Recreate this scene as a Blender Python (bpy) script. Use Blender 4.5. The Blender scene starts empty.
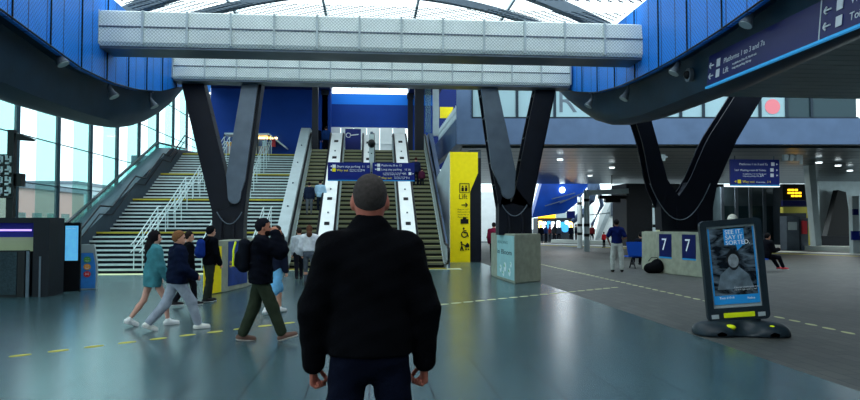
import bpy, math, random
import numpy as np
from mathutils import Vector, Matrix
random.seed(4); rng = np.random.default_rng(4)
S = bpy.context.scene; C = S.collection
# ------------------------------------------------------------ camera
F = 680.0; EYE = 1.6
YAW = math.radians(5.04); PIT = math.radians(2.1)
fw = Vector((math.sin(YAW)*math.cos(PIT), math.cos(YAW)*math.cos(PIT), math.sin(PIT)))
rt = Vector((math.cos(YAW), -math.sin(YAW), 0)); up = rt.cross(fw)
cam_d = bpy.data.cameras.new('camera'); cam = bpy.data.objects.new('camera', cam_d); C.objects.link(cam)
cam.location = (0, 0, EYE)
cam.rotation_euler = Matrix((rt, up, -fw)).transposed().to_euler()
cam_d.sensor_width = 36; cam_d.lens = F/860*36; cam_d.clip_end = 500
S.camera = cam
def P(px, py, Y):
    "world point at depth Y seen at pixel (px, py)"
    d = fw + rt*((px-430)/F) + up*((200-py)/F)
    return Vector((0, 0, EYE)) + d*(Y/d.y)
def G(px, py, z=0.0):
    d = fw + rt*((px-430)/F) + up*((200-py)/F)
    return Vector((0, 0, EYE)) + d*((z-EYE)/d.z)
def PX(px, py, X):
    "world point on the plane x = X seen at pixel (px, py)"
    d = fw + rt*((px-430)/F) + up*((200-py)/F)
    return Vector((0, 0, EYE)) + d*(X/d.x)
# ------------------------------------------------------------ materials
def lin(c):
    return tuple((x/12.92 if x <= .04045 else ((x+.055)/1.055)**2.4) for x in (v/255 for v in c))
MATS = {}
def mat(name, c, rough=.6, metal=0, var=0, vscale=6, bump=0, bscale=40, emit=0, alpha=1, trans=0, coat=0, spec=.25):
    if name in MATS: return MATS[name]
    m = bpy.data.materials.new(name); m.use_nodes = True; nt = m.node_tree
    b = nt.nodes['Principled BSDF']; col = (*lin(c), 1)
    b.inputs['Base Color'].default_value = col
    b.inputs['Roughness'].default_value = rough; b.inputs['Metallic'].default_value = metal
    b.inputs['Coat Weight'].default_value = coat; b.inputs['Specular IOR Level'].default_value = spec
    if trans: b.inputs['Transmission Weight'].default_value = trans
    if alpha < 1: b.inputs['Alpha'].default_value = alpha
    if emit:
        b.inputs['Emission Color'].default_value = col; b.inputs['Emission Strength'].default_value = emit
    if var or bump:
        tc = nt.nodes.new('ShaderNodeTexCoord')
    if var:
        n = nt.nodes.new('ShaderNodeTexNoise'); n.inputs['Scale'].default_value = vscale; n.inputs['Detail'].default_value = 5
        nt.links.new(tc.outputs['Object'], n.inputs['Vector'])
        r = nt.nodes.new('ShaderNodeValToRGB')
        r.color_ramp.elements[0].position = .3; r.color_ramp.elements[1].position = .7
        r.color_ramp.elements[0].color = tuple(x*(1-var) for x in col[:3])+(1,)
        r.color_ramp.elements[1].color = tuple(min(1, x*(1+var)) for x in col[:3])+(1,)
        nt.links.new(n.outputs['Fac'], r.inputs['Fac']); nt.links.new(r.outputs['Color'], b.inputs['Base Color'])
    if bump:
        n2 = nt.nodes.new('ShaderNodeTexNoise'); n2.inputs['Scale'].default_value = bscale; n2.inputs['Detail'].default_value = 4
        nt.links.new(tc.outputs['Object'], n2.inputs['Vector'])
        bp = nt.nodes.new('ShaderNodeBump'); bp.inputs['Strength'].default_value = bump; bp.inputs['Distance'].default_value = .02
        nt.links.new(n2.outputs['Fac'], bp.inputs['Height']); nt.links.new(bp.outputs['Normal'], b.inputs['Normal'])
    MATS[name] = m; return m
def mathn(nt, op, a, b=None):
    n = nt.nodes.new('ShaderNodeMath'); n.operation = op
    for i, v in enumerate((a, b)):
        if v is None: continue
        if isinstance(v, (int, float)): n.inputs[i].default_value = v
        else: nt.links.new(v, n.inputs[i])
    return n.outputs[0]
def grid_mask(nt, u, v, su, sv, w, diag=False):
    "1 on the lines of a net"
    if diag:
        a = mathn(nt, 'ADD', u, v); b = mathn(nt, 'SUBTRACT', u, v)
    else: a, b = u, v
    fa = mathn(nt, 'LESS_THAN', mathn(nt, 'FRACT', mathn(nt, 'MULTIPLY', a, 1/su)), w)
    fb = mathn(nt, 'LESS_THAN', mathn(nt, 'FRACT', mathn(nt, 'MULTIPLY', b, 1/sv)), w)
    return mathn(nt, 'MAXIMUM', fa, fb)
def net_clad(name, c, cl, axis, cell=.075, w=.14, rough=.5, seam=None, var=.06, metal=0, seamc=None):
    "cladding with safety netting stretched over it; axis: the two local axes it lies in"
    m = mat(name, c, rough, metal, var=var, vscale=2.5); nt = m.node_tree; b = nt.nodes['Principled BSDF']
    tc = nt.nodes.new('ShaderNodeTexCoord'); sp = nt.nodes.new('ShaderNodeSeparateXYZ')
    nt.links.new(tc.outputs['Object'], sp.inputs[0]); u, v = sp.outputs[axis[0]], sp.outputs[axis[1]]
    msk = grid_mask(nt, u, v, cell, cell, w, True)
    mix = nt.nodes.new('ShaderNodeMix'); mix.data_type = 'RGBA'
    src = b.inputs['Base Color'].links[0].from_socket
    nt.links.new(msk, mix.inputs[0]); nt.links.new(src, mix.inputs[6]); mix.inputs[7].default_value = (*lin(cl), 1)
    out = mix.outputs[2]
    if seam:
        s = mathn(nt, 'LESS_THAN', mathn(nt, 'FRACT', mathn(nt, 'MULTIPLY', u, 1/seam)), .03/seam)
        m2 = nt.nodes.new('ShaderNodeMix'); m2.data_type = 'RGBA'
        nt.links.new(s, m2.inputs[0]); nt.links.new(out, m2.inputs[6]); m2.inputs[7].default_value = (*lin(seamc or cl), 1)
        out = m2.outputs[2]
    nt.links.new(out, b.inputs['Base Color'])
    return m
def tile_mat(name, c1, c2, cm, w, h, mortar, rough, offset=.5, bump=.15, var=.15, rvar=.1):
    m = bpy.data.materials.new(name); m.use_nodes = True; nt = m.node_tree; b = nt.nodes['Principled BSDF']
    tc = nt.nodes.new('ShaderNodeTexCoord')
    mp = nt.nodes.new('ShaderNodeMapping'); mp.inputs['Rotation'].default_value = (0, 0, math.pi/2)
    nt.links.new(tc.outputs['Object'], mp.inputs[0])
    br = nt.nodes.new('ShaderNodeTexBrick'); nt.links.new(mp.outputs[0], br.inputs['Vector'])
    br.inputs['Color1'].default_value = (*lin(c1), 1); br.inputs['Color2'].default_value = (*lin(c2), 1)
    br.inputs['Mortar'].default_value = (*lin(cm), 1); br.inputs['Scale'].default_value = 1
    br.inputs['Mortar Size'].default_value = mortar; br.inputs['Mortar Smooth'].default_value = .1
    br.inputs['Brick Width'].default_value = w; br.inputs['Row Height'].default_value = h; br.offset = offset
    n = nt.nodes.new('ShaderNodeTexNoise'); n.inputs['Scale'].default_value = .8; n.inputs['Detail'].default_value = 3; n.inputs['Roughness'].default_value = .5
    nt.links.new(tc.outputs['Object'], n.inputs['Vector'])
    mr = nt.nodes.new('ShaderNodeMapRange'); mr.inputs['To Min'].default_value = 1-var; mr.inputs['To Max'].default_value = 1+var
    mr.inputs['From Min'].default_value = .3; mr.inputs['From Max'].default_value = .7
    nt.links.new(n.outputs['Fac'], mr.inputs[0])
    hs = nt.nodes.new('ShaderNodeHueSaturation'); nt.links.new(br.outputs['Color'], hs.inputs['Color']); nt.links.new(mr.outputs[0], hs.inputs['Value'])
    nt.links.new(hs.outputs['Color'], b.inputs['Base Color'])
    m2 = nt.nodes.new('ShaderNodeMapRange'); m2.inputs['To Min'].default_value = rough-rvar; m2.inputs['To Max'].default_value = rough+rvar
    nt.links.new(n.outputs['Fac'], m2.inputs[0]); nt.links.new(m2.outputs[0], b.inputs['Roughness'])
    bp = nt.nodes.new('ShaderNodeBump'); bp.inputs['Strength'].default_value = bump; bp.inputs['Distance'].default_value = .004; bp.invert = True
    nt.links.new(br.outputs['Fac'], bp.inputs['Height']); nt.links.new(bp.outputs['Normal'], b.inputs['Normal'])
    return m
# ------------------------------------------------------------ mesh helpers
class MB:
    def __init__(s): s.v = []; s.f = []; s.m = []
    def add(s, vs, fs, mi=0):
        n = len(s.v); s.v += [tuple(v) for v in vs]; s.f += [tuple(i+n for i in f) for f in fs]; s.m += [mi]*len(fs); return s
    def box(s, x0, x1, y0, y1, z0, z1, mi=0):
        vs = [(x, y, z) for z in (z0, z1) for y in (y0, y1) for x in (x0, x1)]
        return s.add(vs, [(0, 2, 3, 1), (4, 5, 7, 6), (0, 1, 5, 4), (2, 6, 7, 3), (0, 4, 6, 2), (1, 3, 7, 5)], mi)
    def prism(s, pts, vec, mi=0):
        n = len(pts); vec = Vector(vec); a = [Vector(p) for p in pts]; b = [p+vec for p in a]
        fs = [tuple(range(n))[::-1], tuple(range(n, 2*n))] + [(i, (i+1) % n, n+(i+1) % n, n+i) for i in range(n)]
        return s.add(a+b, fs, mi)
    def bar(s, a, b, w, h, mi=0, upv=(0, 0, 1)):
        a = Vector(a); b = Vector(b); d = (b-a).normalized(); u = Vector(upv)
        if abs(d.dot(u)) > .98: u = Vector((0, 1, 0))
        x = d.cross(u).normalized()*w/2; y = x.cross(d).normalized()*h/2
        return s.prism([a-x-y, a+x-y, a+x+y, a-x+y], b-a, mi)
    def tube(s, pts, r, n=8, mi=0, close=False):
        pts = [Vector(p) for p in pts]; N = len(pts); rings = []
        for i, p in enumerate(pts):
            if close: d = pts[(i+1) % N]-pts[i-1]
            else: d = pts[min(i+1, N-1)]-pts[max(i-1, 0)]
            d.normalize(); u = Vector((0, 0, 1)) if abs(d.z) < .9 else Vector((1, 0, 0))
            x = d.cross(u).normalized(); y = x.cross(d)
            rr = r[i] if isinstance(r, (list, tuple)) else r
            rings += [p+(x*math.cos(t)+y*math.sin(t))*rr for t in (2*math.pi*k/n for k in range(n))]
        fs = []
        for i in range(N if close else N-1):
            j = (i+1) % N
            fs += [(i*n+k, i*n+(k+1) % n, j*n+(k+1) % n, j*n+k) for k in range(n)]
        if not close: fs += [tuple(range(n))[::-1], tuple(range((N-1)*n, N*n))]
        return s.add(rings, fs, mi)
    def disc(s, c, r, d, n=20, mi=0):   # short cylinder: centre c, axis vector d
        c = Vector(c); return s.tube([c, c+Vector(d)], r, n, mi)
    def build(s, name, mats, parent=None, smooth=False, bevel=0, **k):
        me = bpy.data.meshes.new(name); me.from_pydata(s.v, [], s.f)
        for m in (mats if isinstance(mats, (list, tuple)) else [mats]): me.materials.append(m)
        if any(s.m): me.polygons.foreach_set('material_index', s.m)
        if smooth: me.polygons.foreach_set('use_smooth', [True]*len(s.f))
        me.validate(); me.update()
        import bmesh
        bm = bmesh.new(); bm.from_mesh(me); bmesh.ops.recalc_face_normals(bm, faces=bm.faces)
        if bevel: bmesh.ops.bevel(bm, geom=list(bm.edges), offset=bevel, segments=2, affect='EDGES', clamp_overlap=True)
        bm.to_mesh(me); bm.free()
        o = bpy.data.objects.new(name, me); C.objects.link(o)
        if parent: o.parent = parent
        tag(o, **k); return o
def tag(o, label=None, cat=None, group=None, kind=None):
    for a, b in (('label', label), ('category', cat), ('group', group), ('kind', kind)):
        if b: o[a] = b
    return o
def empty(name, loc=(0, 0, 0), rz=0, label=None, cat=None, group=None):
    o = bpy.data.objects.new(name, None); C.objects.link(o); o.location = loc; o.rotation_euler = (0, 0, rz); o.empty_display_size = .1
    return tag(o, label, cat, group)
def struct(name, mb, m, **k): return mb.build(name, m, kind='structure', **k)
def copy_tree(o, parent=None):
    c = o.copy(); C.objects.link(c); c.parent = parent
    for ch in [x for x in bpy.data.objects if x.parent == o and x != c]: copy_tree(ch, c)
    return c
def text(s, name, size, m, parent, M, ext=.002, align='LEFT'):
    "lettering in the plane of matrix M (x right, y up, z out of the sign)"
    cu = bpy.data.curves.new(name, 'FONT'); cu.body = s; cu.size = size; cu.extrude = ext; cu.align_x = align; cu.resolution_u = 3
    o = bpy.data.objects.new(name+'_c', cu); C.objects.link(o)
    dg = bpy.context.evaluated_depsgraph_get(); me = bpy.data.meshes.new_from_object(o.evaluated_get(dg))
    bpy.data.objects.remove(o); me.transform(M); me.materials.clear(); me.materials.append(m)
    o = bpy.data.objects.new(name, me); C.objects.link(o)
    if parent: o.parent = parent
    return o
def fit(o, M_, w):
    v = [M_.inverted() @ q.co for q in o.data.vertices]; k = w/max(1e-6, max(q.x for q in v)-min(q.x for q in v))
    o.data.transform(M_ @ Matrix.Diagonal((k, 1, 1, 1)) @ M_.inverted()); return o
def frame(o, x, z):
    "matrix: origin o, x axis x, y axis z, z = x cross z"
    x = Vector(x).normalized(); z = Vector(z).normalized(); n = x.cross(z)
    M = Matrix((x, z, n)).transposed().to_4x4(); M.translation = Vector(o); return M
# ------------------------------------------------------------ material set
M = dict(
    belly=mat('belly_metal', (20, 50, 70), .42, .2, var=.22, vscale=2.2, bump=.08, bscale=60),
    dark=mat('dark_steel', (9, 15, 28), .5, .05, var=.2, vscale=3),
    black=mat('black_plastic', (10, 13, 18), .4),
    grey=mat('grey_steel', (92, 104, 116), .4, .3, var=.12, vscale=3),
    light=mat('light_steel', (178, 192, 196), .4, .2, var=.08, vscale=2),
    white=mat('white_panel', (232, 238, 238), .4, var=.05, vscale=2),
    white2=mat('white_paint', (225, 238, 240), .45),
    rail=mat('rail_steel', (205, 220, 222), .3, .3),
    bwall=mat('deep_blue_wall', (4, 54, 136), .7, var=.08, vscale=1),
    bwall_skylit=mat('skylit_blue_wall', (20, 120, 226), .6),  # same blue wall, skylight falling on it put into the colour
    bceil=mat('blue_ceiling', (9, 32, 92), .7, var=.1, vscale=1),
    facade=mat('facade_metal', (78, 98, 128), .4, .2, var=.1, vscale=1.2),
    concrete=mat('concrete', (150, 156, 140), .85, var=.14, vscale=5, bump=.2, bscale=50),
    signblue=mat('sign_blue', (12, 34, 120), .45), signcyan=mat('sign_cyan', (40, 150, 220), .45),
    navy=mat('sign_navy', (6, 20, 86), .4), yellow=mat('sign_yellow', (250, 226, 10), .45, var=.04),
    amber=mat('amber_text', (255, 190, 30), .5, emit=2.0), txt=mat('sign_white', (240, 246, 250), .5),
    txtd=mat('sign_black', (12, 14, 18), .5),
    soffit=mat('dark_soffit', (66, 80, 86), .3, .3, var=.2, vscale=1),
    frame=mat('window_frame', (34, 48, 60), .5, .3),
    stepd=mat('stair_riser', (9, 16, 26), .8), stepl=mat('stair_tread', (186, 202, 202), .7, var=.08),
    stepy=mat('stair_nosing', (172, 160, 56), .6),
    escr=mat('escalator_riser', (122, 126, 104), .5, .3), escd=mat('escalator_dark', (10, 13, 14), .5, .3),
    escy=mat('escalator_edge', (156, 154, 108), .5),
    bluep=mat('blue_plastic', (20, 80, 190), .5), board=mat('kiosk_board', (42, 58, 66), .7, var=.3, vscale=30),
    asphalt=mat('asphalt', (60, 68, 72), .8, var=.15), warm=mat('warm_light', (255, 186, 96), .5, emit=9.0),
    lampw=mat('lamp_white', (235, 250, 255), .5, emit=4.0), sky_lamp=mat('lamp_cool', (225, 245, 255), .5, emit=6.0),
    red=mat('red_sticker', (228, 128, 138), .6), brick=mat('red_brick', (206, 164, 150), .8, var=.1, vscale=10),
    screen=mat('screen_blue', (60, 150, 220), .3, emit=.9), purple=mat('purple_light', (170, 140, 250), .5, emit=1.2),
    reflect=mat('fluorescent_yellow', (225, 240, 30), .4), cyl=mat('tactile_white', (196, 200, 156), .7),
    tact=mat('tactile_yellow', (200, 192, 84), .7), kerb=mat('kerb_white', (225, 230, 225), .6),
    green=mat('green_sticker', (90, 180, 70), .5), orange=mat('orange_sticker', (240, 160, 50), .5), redb=mat('red_button', (220, 60, 70), .5),
)
def glass(name, c, a, rough=.05):
    m = bpy.data.materials.new(name); m.use_nodes = True; nt = m.node_tree; nt.nodes.clear()
    o = nt.nodes.new('ShaderNodeOutputMaterial'); mx = nt.nodes.new('ShaderNodeMixShader')
    t = nt.nodes.new('ShaderNodeBsdfTransparent'); t.inputs[0].default_value = (*lin(c), 1)
    g = nt.nodes.new('ShaderNodeBsdfPrincipled'); g.inputs['Base Color'].default_value = (*lin(c), 1); g.inputs['Roughness'].default_value = rough
    mx.inputs[0].default_value = a
    nt.links.new(t.outputs[0], mx.inputs[1]); nt.links.new(g.outputs[0], mx.inputs[2]); nt.links.new(mx.outputs[0], o.inputs[0]); return m
M['glass'] = glass('clear_glass', (244, 252, 254), .06)
M['glasst'] = glass('tinted_glass', (204, 234, 232), .12)
M['glassd'] = glass('dark_glass', (60, 90, 100), .4)
M['glassw'] = glass('frosted_glass', (160, 192, 202), .8, .3)
def net_sheet(name, c, cell, w, diag=True):
    m = bpy.data.materials.new(name); m.use_nodes = True; nt = m.node_tree; b = nt.nodes['Principled BSDF']
    b.inputs['Base Color'].default_value = (*lin(c), 1); b.inputs['Roughness'].default_value = .8
    tc = nt.nodes.new('ShaderNodeTexCoord'); sp = nt.nodes.new('ShaderNodeSeparateXYZ'); nt.links.new(tc.outputs['Object'], sp.inputs[0])
    nt.links.new(grid_mask(nt, sp.outputs[0], sp.outputs[1], cell, cell, w, diag), b.inputs['Alpha']); return m
# ------------------------------------------------------------ SDF bodies
def seg(Q, a, b, ra, rb):
    a = np.asarray(a, float); b = np.asarray(b, float); d = b-a; dd = max(d@d, 1e-9)
    t = np.clip(((Q-a)@d)/dd, 0, 1); return np.linalg.norm(Q-(a+t[:, None]*d), axis=1)-(ra+(rb-ra)*t)
def ell(Q, c, r, R=None):
    q = Q-np.asarray(c, float)
    if R is not None: q = q@R
    r = np.asarray(r, float); k = np.linalg.norm(q/r, axis=1); return (k-1)*r.min()
def eseg(Q, a, b, r0, r1, lat):
    a = np.asarray(a, float); b = np.asarray(b, float); d = b-a; L = np.linalg.norm(d); ax = d/L
    lat = np.asarray(lat, float); lat = lat-ax*(lat@ax); lat /= np.linalg.norm(lat); fwd = np.cross(ax, lat)
    q = Q-a; w = q@ax; t = np.clip(w/L, 0, 1); w = w-t*L
    rx = r0[0]+(r1[0]-r0[0])*t; ry = r0[1]+(r1[1]-r0[1])*t; mn = np.minimum(rx, ry)
    return (np.sqrt((q@lat/rx)**2+(q@fwd/ry)**2+(w/mn)**2)-1)*mn
def smin(a, b, k):
    h = np.clip(.5+.5*(b-a)/k, 0, 1); return b*(1-h)+a*h-k*h*(1-h)
def nets(f, lo, hi, h):
    lo = np.asarray(lo, float)-2*h; hi = np.asarray(hi, float)+2*h
    n = np.ceil((hi-lo)/h).astype(int)+1
    g = np.stack(np.meshgrid(*[lo[i]+h*np.arange(n[i]) for i in range(3)], indexing='ij'), -1)
    D = f(g.reshape(-1, 3)).reshape(n)
    ins = D < 0
    cnt = np.zeros(n-1); acc = np.zeros((*(n-1), 3))
    offs = [(i, j, k) for i in (0, 1) for j in (0, 1) for k in (0, 1)]
    for o in offs:
        for ax in range(3):
            if o[ax]: continue
            o2 = list(o); o2[ax] = 1
            A = D[o[0]:o[0]+n[0]-1, o[1]:o[1]+n[1]-1, o[2]:o[2]+n[2]-1]
            B = D[o2[0]:o2[0]+n[0]-1, o2[1]:o2[1]+n[1]-1, o2[2]:o2[2]+n[2]-1]
            c = (A < 0) != (B < 0); t = np.where(c, A/np.where(A == B, 1, A-B), 0)
            p = np.zeros((*(n-1), 3)); p[...] = o; p[..., ax] = t
            acc += p*c[..., None]; cnt += c
    act = cnt > 0; idx = -np.ones(n-1, int); idx[act] = np.arange(act.sum())
    cells = np.argwhere(act); V = lo+h*(cells+acc[act]/cnt[act][:, None]); Fs = []
    for ax in range(3):
        u, v = [(1, 2), (2, 0), (0, 1)][ax]
        sl = [slice(1, n[i]-1) for i in range(3)]; sl[ax] = slice(0, n[ax]-1)
        s2 = list(sl); s2[ax] = slice(1, n[ax])
        A = ins[tuple(sl)]; B = ins[tuple(s2)]; e = np.argwhere(A != B)
        base = e.copy()
        for i in range(3):
            if i != ax: base[:, i] += 1
        fl = A[tuple(e.T)]
        def at(du, dv):
            q = base.copy(); q[:, u] += du; q[:, v] += dv; return idx[tuple(q.T)]
        q = np.stack([at(-1, -1), at(0, -1), at(0, 0), at(-1, 0)], 1)
        q[~fl] = q[~fl][:, ::-1]; Fs.append(q)
    return V, np.concatenate(Fs)
def sdf_mesh(name, parts, mats, parent=None, **k):
    "parts: list of (f, lo, hi, h, material index) merged in one mesh"
    Vs = []; Fs = []; ms = []; n = 0
    for f, lo, hi, h, mi in parts:
        V, Q = nets(f, lo, hi, h)
        Vs.append(V); Fs.append(Q+n); n += len(V); ms += [mi]*len(Q)
    V = np.concatenate(Vs); Q = np.concatenate(Fs)
    me = bpy.data.meshes.new(name); me.from_pydata(V.tolist(), [], Q.tolist())
    for m in (mats if isinstance(mats, (list, tuple)) else [mats]): me.materials.append(m)
    me.polygons.foreach_set('material_index', ms); me.polygons.foreach_set('use_smooth', [True]*len(Q)); me.update()
    o = bpy.data.objects.new(name, me); C.objects.link(o)
    if parent: o.parent = parent
    tag(o, **k); return o
def union(prims, k):
    def f(Q):
        d = None
        for p in prims:
            e = p(Q); d = e if d is None else smin(d, e, k)
        return d
    return f
A_ = lambda *x: np.array(x, float)
def nrm(v): v = np.asarray(v, float); return v/np.linalg.norm(v)
def cloth(c, var=.2): return mat('cloth_%d_%d_%d' % c, c, .95, var=var, vscale=9, bump=.25, bscale=90, spec=.06)
SKIN = (214, 158, 132)
def hand_prims(w, d, pn, side, s, curl):
    "w wrist, d hand direction, pn palm normal (fingers curl towards it), side = thumb direction"
    d = nrm(d); pn = nrm(pn-d*(pn@d)); th = nrm(np.cross(d, pn))
    if th@np.asarray(side, float) < 0: th = -th
    L = .09*s; pr = [lambda Q, w=w, d=d: eseg(Q, w, w+d*L, (.028*s, .02*s), (.04*s, .015*s), th)]
    for i, (o, l, r) in enumerate(((.03, .075, .0088), (.0105, .083, .009), (-.010, .077, .0086), (-.029, .06, .0078))):
        a = w+d*(L*.92)+th*o*s; ang = curl*.55
        for j, fr in enumerate((.45, .3, .25)):
            dj = d*math.cos(ang)+pn*math.sin(ang); b = a+dj*l*fr*s
            pr.append(lambda Q, a=a, b=b, r=r, j=j: seg(Q, a, b, r*s*(1-.06*j), r*s*(.94-.06*j))); a = b; ang += curl*(.75+.1*i)
    a = w+d*.022*s+th*.024*s; b = a+nrm(d*.75+th*.65+pn*.35)*.042*s; c = b+nrm(d+th*.05+pn*.6*curl)*.034*s; e = c+nrm(d*.8-th*.3*curl+pn*.6*curl)*.026*s
    for p, q, r in ((a, b, .0125), (b, c, .0105), (c, e, .0092)): pr.append(lambda Q, p=p, q=q, r=r: seg(Q, p, q, r*s, r*s*.92))
    return pr, w+d*L*.9
def person(name, label, loc, yaw, H, legs, arms, wear, spine=(0, .03, 1), head=(0, 1, 0), hips=None, res=.016, cat='person', group=None, hc=.55, feet=None, curl=1.0, wide=1.0, shoulders=.175, shz=.485):
    s = H/1.75; root = empty(name, loc, yaw, label, cat, group); L = lambda v: A_(*v)
    sp = nrm(spine); lat = A_(1, 0, 0)
    thigh, shin, ul, fl = .43*s, .40*s, .285*s, .255*s
    # legs first, root height so that the lower sole is on the ground
    K = []; lowest = 9
    for i, (t, c) in enumerate(legs):
        hp = A_((-1, 1)[i]*.088*s, 0, 0); kn = hp+nrm(t)*thigh; an = kn+nrm(c)*shin; K.append([hp, kn, an]); lowest = min(lowest, an[2])
    hz = .085*s-lowest if hips is None else hips
    for k in K:
        for j in range(3): k[j] = k[j]+A_(0, 0, hz)
    pel = A_(0, 0, hz); chest = pel+sp*.40*s; nb = pel+sp*.545*s; sh = pel+sp*shz*s
    hd = nrm(head); hcn = nb+nrm(sp*.6+A_(0, 0, .4))*.165*s+hd*.018*s
    hx = nrm(np.cross(hd, A_(0, 0, 1))); hu = np.cross(hx, hd); R = np.stack([hx, hd, hu], 1)
    hp_ = lambda x, y, z: hcn+(hx*x+hd*y+hu*z)*s
    skin = wear.get('skin', SKIN); ms = mat('skin_%d_%d_%d' % skin, skin, .55, var=.06, vscale=12)
    Ar = []
    for i, (u, fo) in enumerate(arms):
        a = sh+A_((-1, 1)[i]*shoulders*s, 0, 0); e = a+nrm(u)*ul; w = e+nrm(fo)*fl; Ar.append((a, e, w))
    # ---- body: one continuous surface
    pr = [lambda Q: ell(Q, hp_(0, -.008, .016), A_(.075, .095, .097)*s, R), lambda Q: ell(Q, hp_(0, -.012, .04), A_(.068, .082, .075)*s, R),
          lambda Q: ell(Q, hp_(0, .03, -.055), A_(.056, .062, .058)*s, R),
          lambda Q: seg(Q, nb-sp*.03*s, hp_(0, -.02, -.03), .058*s, .056*s),
          lambda Q: eseg(Q, pel, chest, (.14*s, .1*s), (.15*s, .1*s), lat),
          lambda Q: seg(Q, Ar[0][0], Ar[1][0], .05*s, .05*s)]
    for a, e, w in Ar:
        pr.append(lambda Q, a=a, e=e: seg(Q, a, e, .05*s, .038*s)); pr.append(lambda Q, e=e, w=w: seg(Q, e, w, .037*s, .025*s))
    for hpj, kn, an in K:
        pr.append(lambda Q, a=hpj, b=kn: seg(Q, a, b, .082*s, .052*s))
        cm = (kn*.65+an*.35); pr.append(lambda Q, a=kn, b=cm: seg(Q, a, b, .05*s, .053*s)); pr.append(lambda Q, a=cm, b=an: seg(Q, a, b, .053*s, .034*s))
    fine = [lambda Q: seg(Q, hp_(0, .088, .0), hp_(0, .112, -.03), .008*s, .014*s),
            lambda Q: ell(Q, hp_(0, .088, -.068), A_(.024, .012, .009)*s, R),
            lambda Q: ell(Q, hp_(.079, -.008, -.012), A_(.013, .02, .033)*s, R), lambda Q: ell(Q, hp_(-.079, -.008, -.012), A_(.013, .02, .033)*s, R)]
    def body(Q):
        d = union(pr, .03*s)(Q)
        for g in fine: d = smin(d, g(Q), .012*s)
        for sx in (-.032, .032): d = -smin(-d, ell(Q, hp_(sx, .102, .008), A_(.018, .015, .012)*s, R), .01*s)
        return d
    allp = np.array([p for a in Ar for p in a]+[p for k in K for p in k]+[hcn, pel, nb])
    lo = allp.min(0)-.13*s; hi = allp.max(0)+.13*s
    parts = [(body, lo, hi, min(res, .016) if res < .025 else res, 0)]
    for i, (a, e, w) in enumerate(Ar):
        d = nrm(w-e); inn = A_((1, -1)[i], 0, 0); pn = nrm(inn-d*(inn@d)+A_(0, -.25, 0)) if abs(inn@d) < .9 else A_(0, 0, -1)
        if res < .025:
            hpv = nrm(d+A_(0, .12, 0)); p2, cc = hand_prims(w, hpv, pn, A_(0, 1, .2), s*.97, curl)
            parts.append((union(p2, .006*s), w-.17*s, w+.17*s, .0045 if res < .012 else .007, 0))
        else: parts.append((lambda Q, w=w, d=d: eseg(Q, w, w+d*.13*s, (.03*s, .025*s), (.035*s, .02*s), A_(0, 1, 0)), w-.2*s, w+.2*s, res*.8, 0))
    sdf_mesh('body', parts, ms, root)
    if res < .025:
        for sx in (-.032, .032):
            c = hp_(sx, .081, .008); sdf_mesh('eye', [(lambda Q, c=c: ell(Q, c, A_(.0135, .0135, .0135)*s), c-.02, c+.02, .005, 0)], mat('eye_dark', (30, 26, 26), .2), root)
    wr = lambda Q, a: a*(np.sin(Q[:, 2]*38+Q[:, 0]*17+3*np.sin(Q[:, 1]*21))*.5+np.sin(Q[:, 2]*71-Q[:, 0]*33+Q[:, 1]*27)*.3)
    # ---- top
    t = wear['top']; th = t.get('th', .022); hem = t.get('hem', -.06)*s; sl = t.get('sleeve', 1.0)
    tp = [lambda Q: eseg(Q, pel+sp*.02*s, chest, ((.135+th)*s*wide, (.095+th)*s), ((.148+th)*s*wide, (.1+th)*s), lat),
          lambda Q: eseg(Q, pel-sp*.12*s, pel+sp*.1*s, ((.15+th)*s*wide, (.105+th)*s), ((.138+th)*s*wide, (.1+th)*s), lat),
          lambda Q: seg(Q, Ar[0][0]+A_(.03, 0, -.01), Ar[1][0]-A_(.03, 0, .01), (.05+th)*s, (.05+th)*s),
          lambda Q: seg(Q, sh, nb-sp*.005*s, (.075+th*.6)*s, (.052+th*.5)*s), lambda Q: seg(Q, Ar[0][0], nb, (.05+th)*s, .055*s), lambda Q: seg(Q, Ar[1][0], nb, (.05+th)*s, .055*s)]
    if t.get('hood'): tp.append(lambda Q: eseg(Q, nb+A_(-.07*s, -.06*s, -.0*s), nb+A_(.07*s, -.06*s, -.0*s), (.05*s, .055*s), (.05*s, .055*s), A_(0, 1, 0)))
    if t.get('collar'): tp.append(lambda Q: eseg(Q, nb-sp*.02*s, nb+sp*t['collar']*s, (.082*s, .078*s), (.079*s, .078*s), lat))
    sa = []
    for a, e, w in Ar:
        sa.append(lambda Q, a=a, e=e: seg(Q, a, e, (.055+th)*s, (.043+th)*s) if sl >= .5 else seg(Q, a, a+(e-a)*sl*2, (.055+th)*s, (.05+th)*s))
        if sl > .5: sa.append(lambda Q, e=e, w=w: seg(Q, e, e+(w-e)*(sl-.5)*2*.97, (.042+th)*s, (.03+th*.9)*s))
    amp = t.get('wrinkle', .006)*s
    def top(Q):
        d = union(tp, .05*s)(Q)
        d2 = union(sa, .03*s)(Q); d = smin(d, d2, .028*s)
        d = d+wr(Q, amp)
        body_low = (Q-pel)@sp; arm = d2 < .02*s
        d = np.where(arm, d, np.maximum(d, hem-body_low)); d = np.where(arm & (d2 > 0), np.maximum(d, np.minimum(hem-body_low, d2)), d)
        return d
    lo2 = np.array([a for k in Ar for a in k]+[pel+sp*hem, nb+sp*.1]).min(0)-.16*s; hi2 = np.array([a for k in Ar for a in k]+[pel, nb+sp*.1*s]).max(0)+.16*s
    sdf_mesh(t.get('name', 'jacket'), [(top, lo2, hi2, res, 0)], cloth(t['c']) if not isinstance(t['c'], bpy.types.Material) else t['c'], root)
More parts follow.
